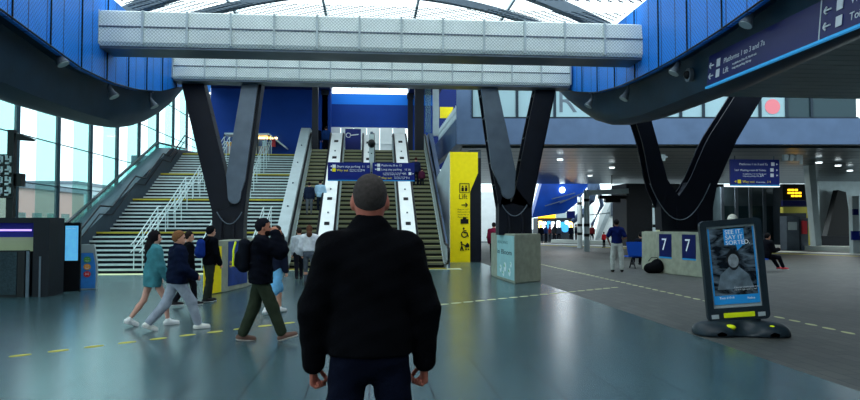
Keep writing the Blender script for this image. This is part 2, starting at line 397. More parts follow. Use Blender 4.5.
    if t.get('rib'):   # knitted waistband and cuffs
        f = lambda Q: np.maximum(np.abs((Q-pel)@sp-hem-.022*s)-.028*s, eseg(Q, pel-sp*.2*s, pel+sp*.2*s, ((.145+th)*s*wide, (.1+th)*s), ((.14+th)*s*wide, (.1+th)*s), lat)+.004)
        sdf_mesh('waistband', [(f, pel+sp*hem-.26*s, pel+sp*hem+.26*s, res, 0)], cloth(t['rib']), root)
        for a, e, w in Ar:
            d = nrm(w-e); f = lambda Q, w=w, d=d: seg(Q, w-d*.045*s, w-d*.002*s, .04*s, .037*s)
            sdf_mesh('cuff', [(f, w-.1*s, w+.1*s, min(res, .012), 0)], cloth(t['rib']), root)
    # ---- bottom
    b = wear.get('bottom')
    if b:
        bt = b.get('th', .02); n_ = b.get('len', 1.0)
        bp = [lambda Q: eseg(Q, pel-A_(.045*s, 0, 0)+A_(0, 0, .0), pel+A_(.045*s, 0, 0), (.11*s, .11*s), (.11*s, .11*s), A_(0, 1, 0)),
              lambda Q: eseg(Q, pel, pel+sp*.1*s, (.145*s, .112*s), (.135*s, .1*s), lat)]
        for hpj, kn, an in K:
            if n_ > .5:
                e2 = kn+(an-kn)*min(1, (n_-.5)*2)*.93
                bp += [lambda Q, a=hpj, c=kn: seg(Q, a, c, (.082+bt*.6)*s, (.056+bt)*s), lambda Q, a=kn, c=e2: seg(Q, a, c, (.055+bt)*s, (.04+bt)*s)]
            else:
                e2 = hpj+(kn-hpj)*n_*2; bp += [lambda Q, a=hpj, c=e2: seg(Q, a, c, (.082+bt*.6)*s, (.07+bt)*s)]
        fb = union(bp, .028*s)
        kk = np.array([p for k in K for p in k]); lo3 = np.minimum(kk.min(0), pel)-.17*s; hi3 = np.maximum(kk.max(0), pel+A_(0, 0, .1))+.17*s
        sdf_mesh(b.get('name', 'trousers'), [(lambda Q: np.maximum(fb(Q)+wr(Q, .005*s), .03*s-Q[:, 2]), lo3, hi3, res, 0)], cloth(b['c']), root)
    # ---- shoes
    sc = wear.get('shoes', (30, 30, 34)); sole = wear.get('sole', sc)
    for i, (hpj, kn, an) in enumerate(K):
        ft = (feet or {}).get(i, 0); fdir = nrm(A_((-1, 1)[i]*.12, math.cos(ft), math.sin(ft))); dn = nrm(A_(0, math.sin(ft), -math.cos(ft)))
        heel = an-fdir*.045*s+dn*.045*s; toe = an+fdir*.165*s+dn*.052*s; ctr = an+dn*.085*s
        f = lambda Q, an=an, heel=heel, toe=toe, dn=dn, ctr=ctr: np.maximum(union([lambda Q: seg(Q, heel, toe, .04*s, .036*s), lambda Q: seg(Q, an-dn*.01*s, an+dn*.03*s, .044*s, .05*s), lambda Q: seg(Q, an+dn*.02*s, toe, .042*s, .03*s)], .03*s)(Q), (Q-ctr)@dn)
        f2 = lambda Q, f=f, dn=dn, ctr=ctr: np.maximum(f(Q)-.006*s, -(Q-ctr)@dn-.022*s)
        rs = min(res, .012) if res < .025 else .02
        o = sdf_mesh('shoe', [(f, an-.3*s, an+.3*s, rs, 0)], mat('shoe_%d_%d_%d' % sc, sc, .6, var=.1), root)
        if sole != sc: sdf_mesh('sole', [(f2, an-.3*s, an+.3*s, rs*.8, 0)], mat('shoe_%d_%d_%d' % sole, sole, .6), o)
    # ---- hair
    h = wear.get('hair')
    if h:
        g = h.get('g', .008)
        def hair(Q):
            q = (Q-hcn)@R/s
            d = smin(ell(Q, hp_(0, -.012, .018), (A_(.075, .097, .098)+g)*s, R), ell(Q, hp_(0, -.014, .042), (A_(.069, .084, .077)+g)*s, R), .02*s)
            face = np.maximum(q[:, 1]-.045+.25*np.maximum(0, -(q[:, 2]-.06)), -9)
            cut = np.minimum(1, (np.maximum(q[:, 1]-(.045), 0)*1.0)) if h.get('cap') else 0
            lim = q[:, 2]-(.06 if not h.get('fringe') else .03)
            dcut = np.minimum(-lim, q[:, 1]-.03)               # remove below the hairline at the front
            d = np.maximum(d, np.minimum(dcut, 1)*s)
            d = np.maximum(d, (h.get('nape', -.06)+1.1*np.maximum(0, q[:, 1]+.05)-q[:, 2])*s) if not h.get('long') else d
            if h.get('long'):
                d = smin(d, seg(Q, hp_(0, -.055, .0), hp_(0, -.12, -.16), .07*s, .07*s), .03*s); d = smin(d, eseg(Q, hp_(0, -.12, -.14), hp_(0, -.15, -h['long']), (.085*s, .05*s), (.07*s, .04*s), hx), .03*s)
            return d+ (np.sin(q[:, 0]*160+q[:, 2]*20)*.002*s if h.get('long') else 0)
        sdf_mesh(h.get('name', 'hair'), [(hair, hcn-.6*s if h.get('long') else hcn-.15*s, hcn+.17*s, min(res, .012) if res < .025 else .018, 0)], mat('hair_%d_%d_%d' % h['c'], h['c'], .9, var=.25, vscale=60, spec=.1), root)
    return root, dict(s=s, pel=pel, chest=chest, nb=nb, hcn=hcn, arms=Ar, legs=K, hp=hp_, R=R, sh=sh, sp=sp)
# ============================================================ SETTING
Z2 = 5.4
fl = MB(); fl.box(-13, 4.7, -14, 60, -.2, 0)
floor_o = struct('floor', fl, tile_mat('concourse_tiles', (60, 86, 92), (56, 81, 87), (20, 33, 39), 1.2, .6, .008, .25, .5, .2, .04, .025))
pv = MB(); pv.box(4.7, 60, -14, 60, -.2, 0)
struct('floor', pv, tile_mat('block_paving', (76, 80, 78), (62, 67, 67), (40, 46, 48), .42, .21, .008, .55, .5, .5, .2, .1))
gr = MB(); gr.box(-160, -13, -20, 260, -.6, -.05); gr.box(-13, 160, 60, 260, -.6, -.05)
struct('ground', gr, M['asphalt'])
# dashed tactile studs set in the floor (one run of studs each)
def studs(name, a, b, step, m, w, h, label):
    a = Vector(a); b = Vector(b); d = (b-a); n = int(d.length/step); d.normalize(); mb = MB(); q = Vector((-d.y, d.x, 0))
    for i in range(n):
        c = a+d*(i+.5)*step
        mb.add([c+d*(w/2*math.cos(t))+q*(h/2*math.sin(t))+Vector((0, 0, z)) for z in (.001, .004) for t in (math.pi*k/8 for k in range(16))],
               [tuple(range(16, 32))]+[(k, (k+1) % 16, 16+(k+1) % 16, 16+k) for k in range(16)])
    mb.build(name, m, kind='structure')
a, b = G(0, 358), G(437, 305); studs('trim_1', (a.x, a.y, 0), (b.x, b.y, 0), .43, M['tact'], .25, .11, '')
c = G(620, 287); studs('trim_2', (b.x, b.y, 0), (c.x, c.y, 0), .34, M['cyl'], .27, .12, '')
studs('trim_3', (7.1, 6, 0), (6.9, 30, 0), .42, M['cyl'], .28, .1, '')
tm = MB(); tm.box(-9.8, -3.4, 22.5, 23.2, 0, .006); struct('trim_4', tm, M['cyl'])
tm = MB(); tm.box(-3.2, 3.3, 24.3, 25.0, 0, .006); struct('trim_5', tm, M['cyl'])
# upper floor
uf = MB(); uf.box(-13, 3.9, 38.3, 70, Z2-.5, Z2); uf.box(-3.4, 3.0, 35.4, 38.3, Z2-.5, Z2); struct('floor', uf, M['grey'])
# left glazed wall
GX = -10.9; SP = 2.78
wl = MB(); wl.box(GX-.12, GX+.12, -14, 75, 0, .25); wl.box(GX-.15, GX+.15, -14, 75, 9.8, 10.4)
struct('wall_left', wl, M['frame'])
y0 = 24.8-SP*13; ni = 0
for i in range(30):
    y = y0+i*SP
    if y < 6 or y > 66: continue
    ni += 1
    w = MB(); w.box(-.07, .07, -.05, .05, .25, 9.8); w.box(-.025, .025, .05, SP-.05, 2.93, 2.96); w.box(-.025, .025, .05, SP-.05, 4.42, 4.45); w.box(-.025, .025, .05, SP-.05, 6.4, 6.43); w.box(-.025, .025, .05, SP-.05, 8.1, 8.13)
    o = struct('window_%d' % ni, w, M['frame']); o.location = (GX, y, 0)
    p1 = MB().box(-.008, .008, .05, SP*.44, .25, 9.8).build('clear_pane', M['glass'], o)
    p2 = MB().box(-.008, .008, SP*.44, SP-.05, .25, 9.8).build('tinted_pane', M['glasst'], o)
# back wall (blue) with skylight shaft, ceiling behind the beams
BW = 41.5
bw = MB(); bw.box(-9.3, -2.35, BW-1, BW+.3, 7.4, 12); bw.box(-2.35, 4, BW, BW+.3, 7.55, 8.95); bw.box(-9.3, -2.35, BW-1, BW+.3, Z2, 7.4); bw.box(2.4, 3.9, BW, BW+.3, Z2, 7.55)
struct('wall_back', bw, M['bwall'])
struct('wall_back', MB().box(-2.35, 4, BW, BW+.3, 8.95, 9.6), M['bwall_skylit'])  # upper wall strip painted brighter as if lit by the skylight
cl = MB(); cl.box(-9.3, -2.35, 30, BW, 9.6, 10.0); cl.box(2.3, 4.2, 30, BW, 9.6, 10.0); cl.box(-2.35, 2.3, 30, 38.2, 9.6, 10)
struct('ceiling', cl, M['bceil'])
struct('wall_back', MB().box(4.2, 12, 46, 46.3, Z2, 12), M['bceil'])
sk = MB()
for x in (-2.3, -1.15, 0, 1.15, 2.3): sk.bar((x, 38.2, 10), (x, 41.6, 10), .06, .08)
sk.bar((-2.3, 39.2, 10), (2.3, 39.9, 10), .1, .08)
struct('window_40', sk, M['light'])
# unseen walls added behind camera and right to keep sky light from flooding in
struct('unseen_wall_front', MB().box(-13, 60, -14.3, -14, 0, 9), M['soffit'])
struct('wall_right', MB().box(40, 40.3, -14, 34, 0, 9), M['soffit'])
# roof decks either side of the opening (underside slatted)
def slats(x0, x1, y0, y1, z, name):
    mb = MB(); mb.box(x0, x1, y0, y1, z+.06, z+.3)
    y = y0
    while y < y1: mb.box(x0, x1, y, min(y+.42, y1), z, z+.06); y += .45
    struct(name, mb, mat('soffit_slats', (92, 122, 132), .45, .2, var=.1, vscale=1))
slats(7.32, 24, -14, 19.3, 5.42, 'ceiling'); slats(-10.7, -7.15, -14, 19.3, 5.05, 'ceiling')
struct('ceiling', MB().box(24, 40, -14, 30, 5.42, 5.8), M['soffit'])
struct('ceiling', MB().box(-5.7, 5.7, -14, -5, 6.2, 6.5), M['soffit'])
# ============================================================ ROOF BEAMS (curved soffit girders)
def resamp(pts, n):
    pts = [Vector(p) for p in pts]; L = [0]
    for i in range(1, len(pts)): L.append(L[-1]+(pts[i]-pts[i-1]).length)
    out = []
    for k in range(n):
        t = L[-1]*k/(n-1); i = max(j for j in range(len(L)) if L[j] <= t+1e-9); i = min(i, len(L)-2)
        out.append(pts[i].lerp(pts[i+1], (t-L[i])/(L[i+1]-L[i])))
    return out
JR = [(765, 0), (720, 32), (675, 60), (645, 76), (620, 87), (597, 93), (577, 92.5), (558, 88)]
BR = [(860, 34, 6.5), (800, 60, 6.5), (734, 90, 6.5), (675, 112, 6.5), (650, 121, 6.48), (630, 125, 6.42), (612, 125, 6.3), (595, 120, 6.15), (578, 108, 5.98), (566, 98, 5.9), (557, 89, 5.84)]
JL = [(0, 11), (30, 33), (55, 51), (80, 69), (110, 83), (135, 90), (160, 92), (184, 86)]
BL = [(0, 97, -6.2), (25, 106, -6.2), (50, 113, -6.2), (75, 120, -6.2), (100, 126.5, -6.15), (115, 128, -6.05), (130, 126, -5.95), (145, 121, -5.8), (160, 112, -5.66), (172, 102, -5.54), (184, 88, -5.46)]
def girder(sx, label):
    root = empty('curved_girder', (0, 0, 0), 0, label, 'roof girder', 'curved girders')
    XJ = 5.8 if sx > 0 else -5.4
    J = [PX(a, b, XJ) for a, b in (JR if sx > 0 else JL)]; B = [PX(*q) for q in (BR if sx > 0 else BL)]
    N = 30; J = resamp(J, N); B = resamp(B, N)
    J = [Vector((XJ, -10, J[0].z)), Vector((XJ, 2, J[0].z))]+J; B = [Vector((B[0].x, -10, B[0].z)), Vector((B[0].x, 2, B[0].z))]+B
    yn = [q.y for q in J]; jz = [q.z for q in J]; ax = abs(XJ); jx = ax
    mb = MB()
    for j, q in zip(J, B):
        w = (abs(q.x)-ax)/.75; h = j.z-q.z; u = [0, 0, .05, .5, .84, .96, 1, 1, .7, 0, 0]
        sec = [(ax, j.z), (ax+.30*w, j.z+.05), (ax+.02+.34*w, j.z-.05*h), (ax+.02+.40*w, q.z+.42*h), (ax+.02+.47*w, q.z+.16*h), (ax+.02+.62*w, q.z+.04*h), (abs(q.x), q.z),
               (abs(q.x)+.25*w, q.z+.05*h), (abs(q.x)+.5*w, q.z+.3*h), (abs(q.x)+.8*w+.02, j.z+.45), (ax+.06, j.z+.6)]
        mb.v += [(sx*x, j.y+(q.y-j.y)*t, z) for (x, z), t in zip(sec, u)]; n = len(sec)
    for i in range(len(yn)-1): mb.f += [(i*n+k, i*n+(k+1) % n, (i+1)*n+(k+1) % n, (i+1)*n+k) for k in range(n)]
    mb.f += [tuple(range(n)), tuple(range((len(yn)-1)*n, len(yn)*n))]; mb.m = [0]*len(mb.f)
    g = mb.build('soffit_shell', M['belly'], root)
    for p in g.data.polygons: p.use_smooth = len(p.vertices) == 4
    g.data.set_sharp_from_angle(angle=.6)
    # blue upstand panels above
    ym = yn[1:]+[23.5]; zm = jz[1:]+[6.1]; mb = MB()
    top = 6.35
    for i in range(len(ym)-1):
        mb.prism([(XJ, ym[i], zm[i]), (XJ, ym[i+1], zm[i+1]), (XJ, ym[i+1], top), (XJ, ym[i], top)], (sx*.08, 0, 0))
    mb.build('blue_upstand', net_clad('blue_panels', (30, 138, 240), (14, 84, 176), (1, 2), .085, .14, .4, .62, seamc=(6, 44, 110)), root, label='blue panelled upstand behind netting')
    fm = MB(); y = 2
    while y < 19.5:
        z = np.interp(y, yn, jz)
        fm.box(XJ-sx*.01-.01, XJ-sx*.01+.01, y-.011, y+.011, z, top); y += 1.24
    fm.tube([(XJ-sx*.03, yy, np.interp(yy, yn, jz)+.01) for yy in np.linspace(0, 19.5, 50)], .016, 6)
    fm.build('panel_rib', M['dark'], root)
    return root
girder(-1, 'dark curved roof girder with blue upstand along the left edge')
girder(1, 'dark curved roof girder with blue upstand carrying the navy sign, right edge')
# ============================================================ NETTED CROSS BEAMS
def cross_beam(Y, x0, x1, z0, z1, dep, n, label):
    root = empty('cross_beam', (0, Y, z0), 0, label, 'beam')
    h = z1-z0; m = net_clad('beam_clad', (232, 242, 240), (140, 158, 162), (0, 2), .07, .12, .6, None)
    sec = [(0, .0), (-.04, .1*h), (-.04, .5*h), (.0, h*.94), (.1, h), (dep, h), (dep, 0)]
    mb = MB().prism([(x0, y, z) for y, z in sec], (x1-x0, 0, 0)); mb.build('clad_panel', m, root)
    s = MB(); s.box(x0, x1, -.052, -.03, h*.49, h*.53); s.build('seam_rail', M['grey'], root)
    for i in range(n+1):
        x = x0+(x1-x0)*i/n
        b = MB(); b.box(x-.02, x+.02, -.075, -.02, .02, h*.96); b.build('clamp_strap', M['light'], root)
    MB().box(x0, x1, .02, dep-.02, -.05, 0).build('bottom_flange', M['grey'], root)
    return root
cross_beam(14.0, P(97, 40, 14).x+.03, P(645, 40, 14).x-.04, 5.19, 5.93, .75, 13, 'nearer of the two white netted cross beams spanning the roof opening')
cross_beam(19.0, P(172, 70, 19).x+.03, P(571, 70, 19).x-.03, 5.60, 6.28, .6, 13, 'farther, shorter white netted cross beam resting over the V columns')
# roof arches above the opening and the net
def arch(Y, x0, x1, z0, rise, w, d, name, label, m):
    mb = MB(); N = 40; pts = []
    for i in range(N+1):
        t = i/N; x = x0+(x1-x0)*t; z = z0+rise*4*t*(1-t); pts.append((x, z))
    top = [(x, z+d) for x, z in pts]
    for i in range(N):
        a, b = pts[i], pts[i+1]
        mb.prism([(a[0], Y, a[1]), (b[0], Y, b[1]), (b[0], Y, b[1]+d), (a[0], Y, a[1]+d)], (0, w, 0))
    return mb.build(name, m, label=label, cat='roof arch', group='steel arches over the opening')
arch(17.0, -8.2, 8.2, 5.4, 2.7, .25, .30, 'roof_arch', 'heavier grey steel arch above the nearer netted beam', M['grey'])
arch(20.5, -8.5, 8.5, 6.3, 2.3, .2, .2, 'roof_arch', 'thin grey steel arch seen farther back through the roof netting', M['grey'])
nt_ = MB(); nt_.add([(-5.38, -4.9, 6.36), (5.78, -4.9, 6.36), (5.78, 14.0, 6.36), (-5.38, 14.0, 6.36)], [(0, 1, 2, 3)]); nt_.add([(-5.38, 14.8, 6.4), (5.78, 14.8, 6.4), (5.78, 29.2, 7.6), (-5.38, 29.2, 7.6)], [(0, 1, 2, 3)])
nt_.build('safety_net', net_sheet('net_cord', (50, 66, 78), .24, .26), label='fine safety netting stretched over the roof opening above the cross beams', cat='net')
tr = MB()
for y in (8, 11, 16, 20, 24, 28): tr.bar((-8, y, 8.6), (8, y, 8.6), .07, .12)
for x in (-4.5, -1.5, 1.5, 4.5): tr.bar((x, -4, 8.7), (x, 30, 8.7), .08, .1)
tr.build('roof_purlins', M['light'], label='pale steel glazing grid of the translucent roof high above the netting', cat='roof frame')
# ============================================================ V COLUMNS
def vcol(name, label, base, Yt, yt, outline, blade, base_px, tip):
    "outline: pixel outline of the flanges at their real depth, leaning back from the base to the roof"
    Yb = base.y; root = empty(name, (base.x, base.y, 0), 0, label, 'column', 'V columns')
    off = Vector((base.x, base.y, 0)); yb = base_px[2]
    def Q(px, py, dy=0):
        Y = Yb+(Yt-Yb)*min(1, max(0, (yb-py)/(yb-yt))); return P(px, py, Y)-off+Vector((0, dy, 0))
    lo, li, cr, ri, ro = outline
    c = ([cr[0]] if len(cr) == 1 else cr)
    for k, (nm, out, inn) in enumerate((('leg', lo, li), ('leg', ro, ri))):
        mb = MB()
        for dy in (0, .46):
            n = len(out)
            A = resamp([Q(*p, dy) for p in out], 12); B = resamp([Q(*p, dy) for p in inn+[c[len(c)//2]]], 12)
            for i in range(11): mb.prism([A[i], B[i], B[i+1], A[i+1]], (0, .06, 0))
        A0 = resamp([Q(*p) for p in out], 12); B0 = resamp([Q(*p) for p in inn+[c[len(c)//2]]], 12)
        e = B0 if k == 0 else A0; w = A0 if k == 0 else B0
        for L_ in (A0, B0):
            if L_ is (B0 if k == 0 else A0):
                for i in range(11): mb.prism([L_[i], L_[i+1], L_[i+1]+Vector((-.04, 0, 0)), L_[i]+Vector((-.04, 0, 0))], (0, .5, 0))
        leg = mb.build('leg', M['dark'], root)
        st = MB()
        for i in (1, 3, 5, 7, 9):
            p, q = A0[i]+Vector((0, .07, 0)), B0[i]+Vector((0, .07, 0)); st.prism([p, q, q+Vector((0, 0, .04)), p+Vector((0, 0, .04))], (0, .38, 0))
        if blade: st.build('stiffener', M['dark'], leg)
    x0, x1 = base_px[0], base_px[1]
    pts = [Q(x0, yb+4), Q(x1, yb+4), Q(*ro[-1]), Q(*ri[-1])]+[Q(*p) for p in c[::-1]]+[Q(*li[-1]), Q(*lo[-1])]
    MB().prism(pts, (0, .52, 0)).build('base_block', M['dark'], root)
    g = MB()
    for t in (.3, .7): g.prism([Q(x0+(x1-x0)*t-1, yb+2, -.12), Q(x0+(x1-x0)*t+1, yb+2, -.12), Q(x0+(x1-x0)*t+1, yb-20, -.02), Q(x0+(x1-x0)*t-1, yb-20, -.02)], (0, .12, 0))
    g.build('gusset', M['dark'], root)
    if blade:
        L_, R_, (tx, ty, r) = blade
        pts = [Q(*p, -.12) for p in L_]+[Q(tx-r*math.cos(a), ty-r*1.2+r*1.2*math.sin(a), -.12) for a in np.linspace(.2, math.pi-.2, 9)]+[Q(*p, -.12) for p in R_[::-1]]
        MB().prism(pts, (0, .11, 0)).build('blade_plate', M['grey'], root, label='grey blade-like face plate with rounded lower end')
    x0, x1, yy, dy = tip
    MB().tube([Q(x0+(x1-x0)*t, yy+dy*4*t*(1-t), -.15) for t in np.linspace(0, 1, 17)], .014, 6).build('cable', M['grey'], root)
    return root
Y0_, Y1_, Y2_ = 18.5, 19.4, 21.9
c0 = P(228, 240, Y0_); v0 = vcol('v_column', 'left V column of dark steel standing in front of the wide stairs', Vector((c0.x, Y0_, 0)), 19.4, 82,
    ([(181, 82), (197, 150), (212, 212)], [(203, 82), (226, 176)], [(229, 198), (231, 206), (234, 200)], [(250, 82), (238, 176)], [(262, 82), (247, 190), (244, 214)]),
    ([(243, 82), (227, 176), (228, 188)], [(259, 82), (246, 180), (242, 192)], (235, 204, 6.5)), (212, 243, 237), (218, 243, 212, 12))
c1 = P(515, 235, Y1_); v1 = vcol('v_column', 'middle V column of dark steel on a concrete plinth with a poster', Vector((c1.x, Y1_, 0)), 19.4, 84,
    ([(480, 84), (491, 160), (499, 208)], [(491, 84), (506, 185)], [(508, 197), (511, 203), (514, 198)], [(537, 84), (527, 130), (516, 188)], [(557, 84), (541, 160), (532, 208)]),
    ([(480, 84), (491, 168), (500, 188)], [(496, 84), (515, 172), (514, 186)], (507.5, 199, 6.5)), (499, 532, 231), (501, 526, 205, 11))
c2 = P(688, 230, Y2_); v2 = vcol('v_column', 'right V column of dark steel on the plinth marked 7', Vector((c2.x, Y2_, 0)), 20.5, 86,
    ([(624, 86), (642, 140), (651, 185), (661, 208)], [(642, 86), (657, 140), (668, 181)], [(670, 188), (674, 194), (679, 196), (684, 192), (688, 185)], [(743, 84), (707, 140), (689, 182)], [(770, 84), (737, 140), (717, 185), (713, 208)]),
    None, (662, 713, 226), (648, 708, 184, 36))
def plinth_at(parent, loc, L_, R_, fc, ht, dep):
    "pentagonal plinth: corner fc nearest the viewer, L_ and R_ outer corners of the two visible faces (ground points)"
    off = Vector(parent.location); q = [Vector((p.x, p.y, 0))-off for p in (L_, fc, R_)]
    bk = Vector((0, dep, 0)); top = []
    pts = [q[0], q[1], q[2], q[2]+bk, q[0]+bk]
    o = MB().prism(pts, (0, 0, ht)).build('plinth', M['concrete'], parent, bevel=.02)
    return q
def face_panel(parent, name, a, b, u0, u1, z0, z1, m, t=.012, label=None):
    "thin panel on the vertical face a-b of a plinth (a left, b right), u along it 0..1"
    a = Vector(a); b = Vector(b); d = (b-a); n = Vector((d.y, -d.x, 0)).normalized()
    p = a+d*u0; q = a+d*u1
    o = MB().prism([p+Vector((0, 0, z0)), q+Vector((0, 0, z0)), q+Vector((0, 0, z1)), p+Vector((0, 0, z1))], n*t).build(name, m, parent, label=label)
    return frame(p+n*(t+.002)+Vector((0, 0, z0)), d, (0, 0, 1)), (q-p).length
# V0 plinth
q = plinth_at(v0, None, G(203, 296), G(247, 287), G(225, 292), 1.22, 2.7)
face_panel(v0, 'yellow_panel', q[0], q[1], .0, .8, .02, 1.1, M['yellow'], label='bright yellow panel')
Mp, w = face_panel(v0, 'poster', q[1], q[2], .12, .98, .12, 1.2, mat('poster_blue', (30, 60, 130), .4, var=.3, vscale=4), label='dark blue poster with small gold lettering')
for i, t in enumerate(('CHECK BEFORE', 'YOU TRAVEL')): text(t, 'poster_text', .08, mat('gold_text', (225, 190, 70), .5), v0, Mp @ Matrix.Translation((.05, .55-.1*i, 0)))
# V1 plinth
q = plinth_at(v1, None, G(497, 278), G(541, 281), G(515, 284), 1.35, 1.0)
Mp, w = face_panel(v1, 'poster', q[0], q[1], .03, .97, .08, 1.3, mat('poster_pale', (150, 196, 200), .5, var=.06, vscale=4), label='pale poster with white flowers and dark lettering')
fit(text('in Bloom', 'poster_text', .2, mat('ink', (20, 40, 50), .6), v1, Mp @ Matrix.Translation((.04, .68, 0))), Mp @ Matrix.Translation((.04, 0, 0)), w*.85)
fit(text('READING', 'poster_text', .12, mat('ink2', (90, 130, 130), .6), v1, Mp @ Matrix.Translation((.08, .98, 0))), Mp @ Matrix.Translation((.08, 0, 0)), w*.6)
fb = MB()
for i, (x, y, r) in enumerate(((.12, .25, .11), (.25, .32, .14), (.38, .2, .12), (.2, .12, .09), (.42, .42, .08))):
    for k in range(7):
        a = k*.9; c = Mp @ Vector((x*w/.5+r*.6*math.cos(a), y+r*.6*math.sin(a), .0)); fb.disc(c, r*.4, (Mp.to_3x3() @ Vector((0, 0, .004))), 8, mi=(1 if k == 3 else 0))
fb.build('poster_flowers', [M['white2'], M['green']], v1)
# V2 plinth
q = plinth_at(v2, None, G(656, 272), G(706, 278), G(657.5, 272.6), 1.38, 1.2)
for u in (.05, .545):
    Mp, w = face_panel(v2, 'number_panel', q[1], q[2], u, u+.27, .55, 1.3, M['navy'], label='navy panel with a white 7')
    text('7', 'number', .56, M['txt'], v2, Mp @ Matrix.Translation((w*.2, .22, 0)))
    off = Vector((0, 0, 0))
    face_panel(v2, 'panel_strip', q[1], q[2], u, u+.27, .5, .55, M['signcyan'])
# ============================================================ WIDE STAIRCASE
SX0, SX1 = -9.9, -3.62
STY = 23.3
st = empty('wide_staircase', (0, STY, 0), 0, 'wide staircase of dark risers and pale nosings rising left of the escalators', 'staircase')
TR, RS = .3, .15
for f in range(4):
    y0, z0 = f*3.75, f*1.35; mb = MB()
    for i in range(9):
        y, z = y0+i*TR, z0+i*RS
        ye = y0+3.75 if i == 8 else y+TR
        mb.box(SX0, SX1, y, y+.02, z, z+RS*.58, 0); mb.box(SX0, SX1, y-.02, y+.05, z+RS*.58, z+RS+.002, 2 if i == 8 else 1)
        mb.box(SX0, SX1, y+.05, ye, z+RS*.6, z+RS, 3)
    mb.box(SX0, SX1, y0+.02, y0+3.75, z0-.4 if f else 0, z0+.06, 0)
    mb.box(SX0, SX1, y0+.02, y0+2.7, z0, z0+.02, 0)
    mb.build('flight', [M['stepd'], M['stepl'], M['stepy'], mat('stair_tread_grey', (52, 64, 74), .7, var=.1)], st)
bk = MB().prism([(SX0+.02, 3, 0), (SX0+.02, 15, 4.8), (SX0+.02, 15, 0)], (SX1-SX0-.04, 0, 0)).build('support_wall', M['dark'], st)
# left parapet: sloping steel chute with stepped handrail
pp = [(0, 0), (0, 1.0), (11.6, 5.75), (17, 5.95), (17, 4.9), (0, 0)]
MB().prism([(-10.62, y, z) for y, z in pp[:5]], (.1, 0, 0)).build('outer_parapet', M['glasst'], st, label='glazed outer balustrade')
pw = MB().prism([(-10.0, y, z) for y, z in ((0, 0), (0, .75), (11.6, 5.45), (17, 5.8), (17, 0))], (.1, 0, 0)); pw.prism([(-10.62, y, z) for y, z in ((0, .55), (0, .75), (11.6, 5.45), (17, 5.8), (17, 5.6), (11.6, 5.25))], (.66, 0, 0)); pw.build('parapet_wall', mat('parapet_steel', (52, 66, 78), .45, .2, var=.1), st)
MB().bar((-10.6, 0, 1.0), (-10.6, 11.6, 5.72), .1, .08).bar((-10.6, 11.6, 5.72), (-10.6, 17, 5.98), .1, .08).build('parapet_coping', M['dark'], st)
hr = MB(); pts = []
for f in range(4): pts += [(-9.84, f*3.75, f*1.35+.95), (-9.84, f*3.75+2.5, f*1.35+2.3)]
hr.tube(pts+[(-9.84, 16, 6.35)], .035, 8); pts2 = [(x, y, z-.3) for x, y, z in pts]; hr.tube(pts2, .025, 8); hr.build('wall_handrail', M['dark'], st)
# railings
def stair_rail(x, label, fs=(0, 1, 2, 3), dx=.0):
    root = empty('stair_railing', (x, STY, 0), 0, label, 'railing', 'pale metal railings on the wide stairs')
    for f in fs:
        y0, z0 = f*3.75, f*1.35
        for sx in (-.14, .14):
            for h in (.95, .7):
                pt = [(sx, y0-.25, z0+h-.0), (sx, y0+.05, z0+h+.1), (sx, y0+2.5, z0+h+1.3), (sx, y0+2.85, z0+h+1.35)]
                MB().tube(pt, .017, 8).build('handrail', M['rail'], root)
        for j in range(4):
            u = j/3; y = y0+.05+u*2.5; iz = z0+min(8, max(0, int((y-y0)/TR)))*RS+RS
            mb = MB()
            for sx in (-.14, .14): mb.tube([(sx, y, iz), (sx, y, z0+1.05+u*1.22)], .016, 6)
            mb.tube([(-.14, y, z0+.8+u*1.2), (.14, y, z0+.8+u*1.2)], .015, 6)
            mb.build('post', M['rail'], root)
    return root
stair_rail(-7.65, 'pale metal stair railing left of the left V column')
stair_rail(-5.45, 'pale metal stair railing just right of the left V column, up the middle')
stair_rail(-3.82, 'short pale metal railing at the right foot of the wide stairs', (0, ))
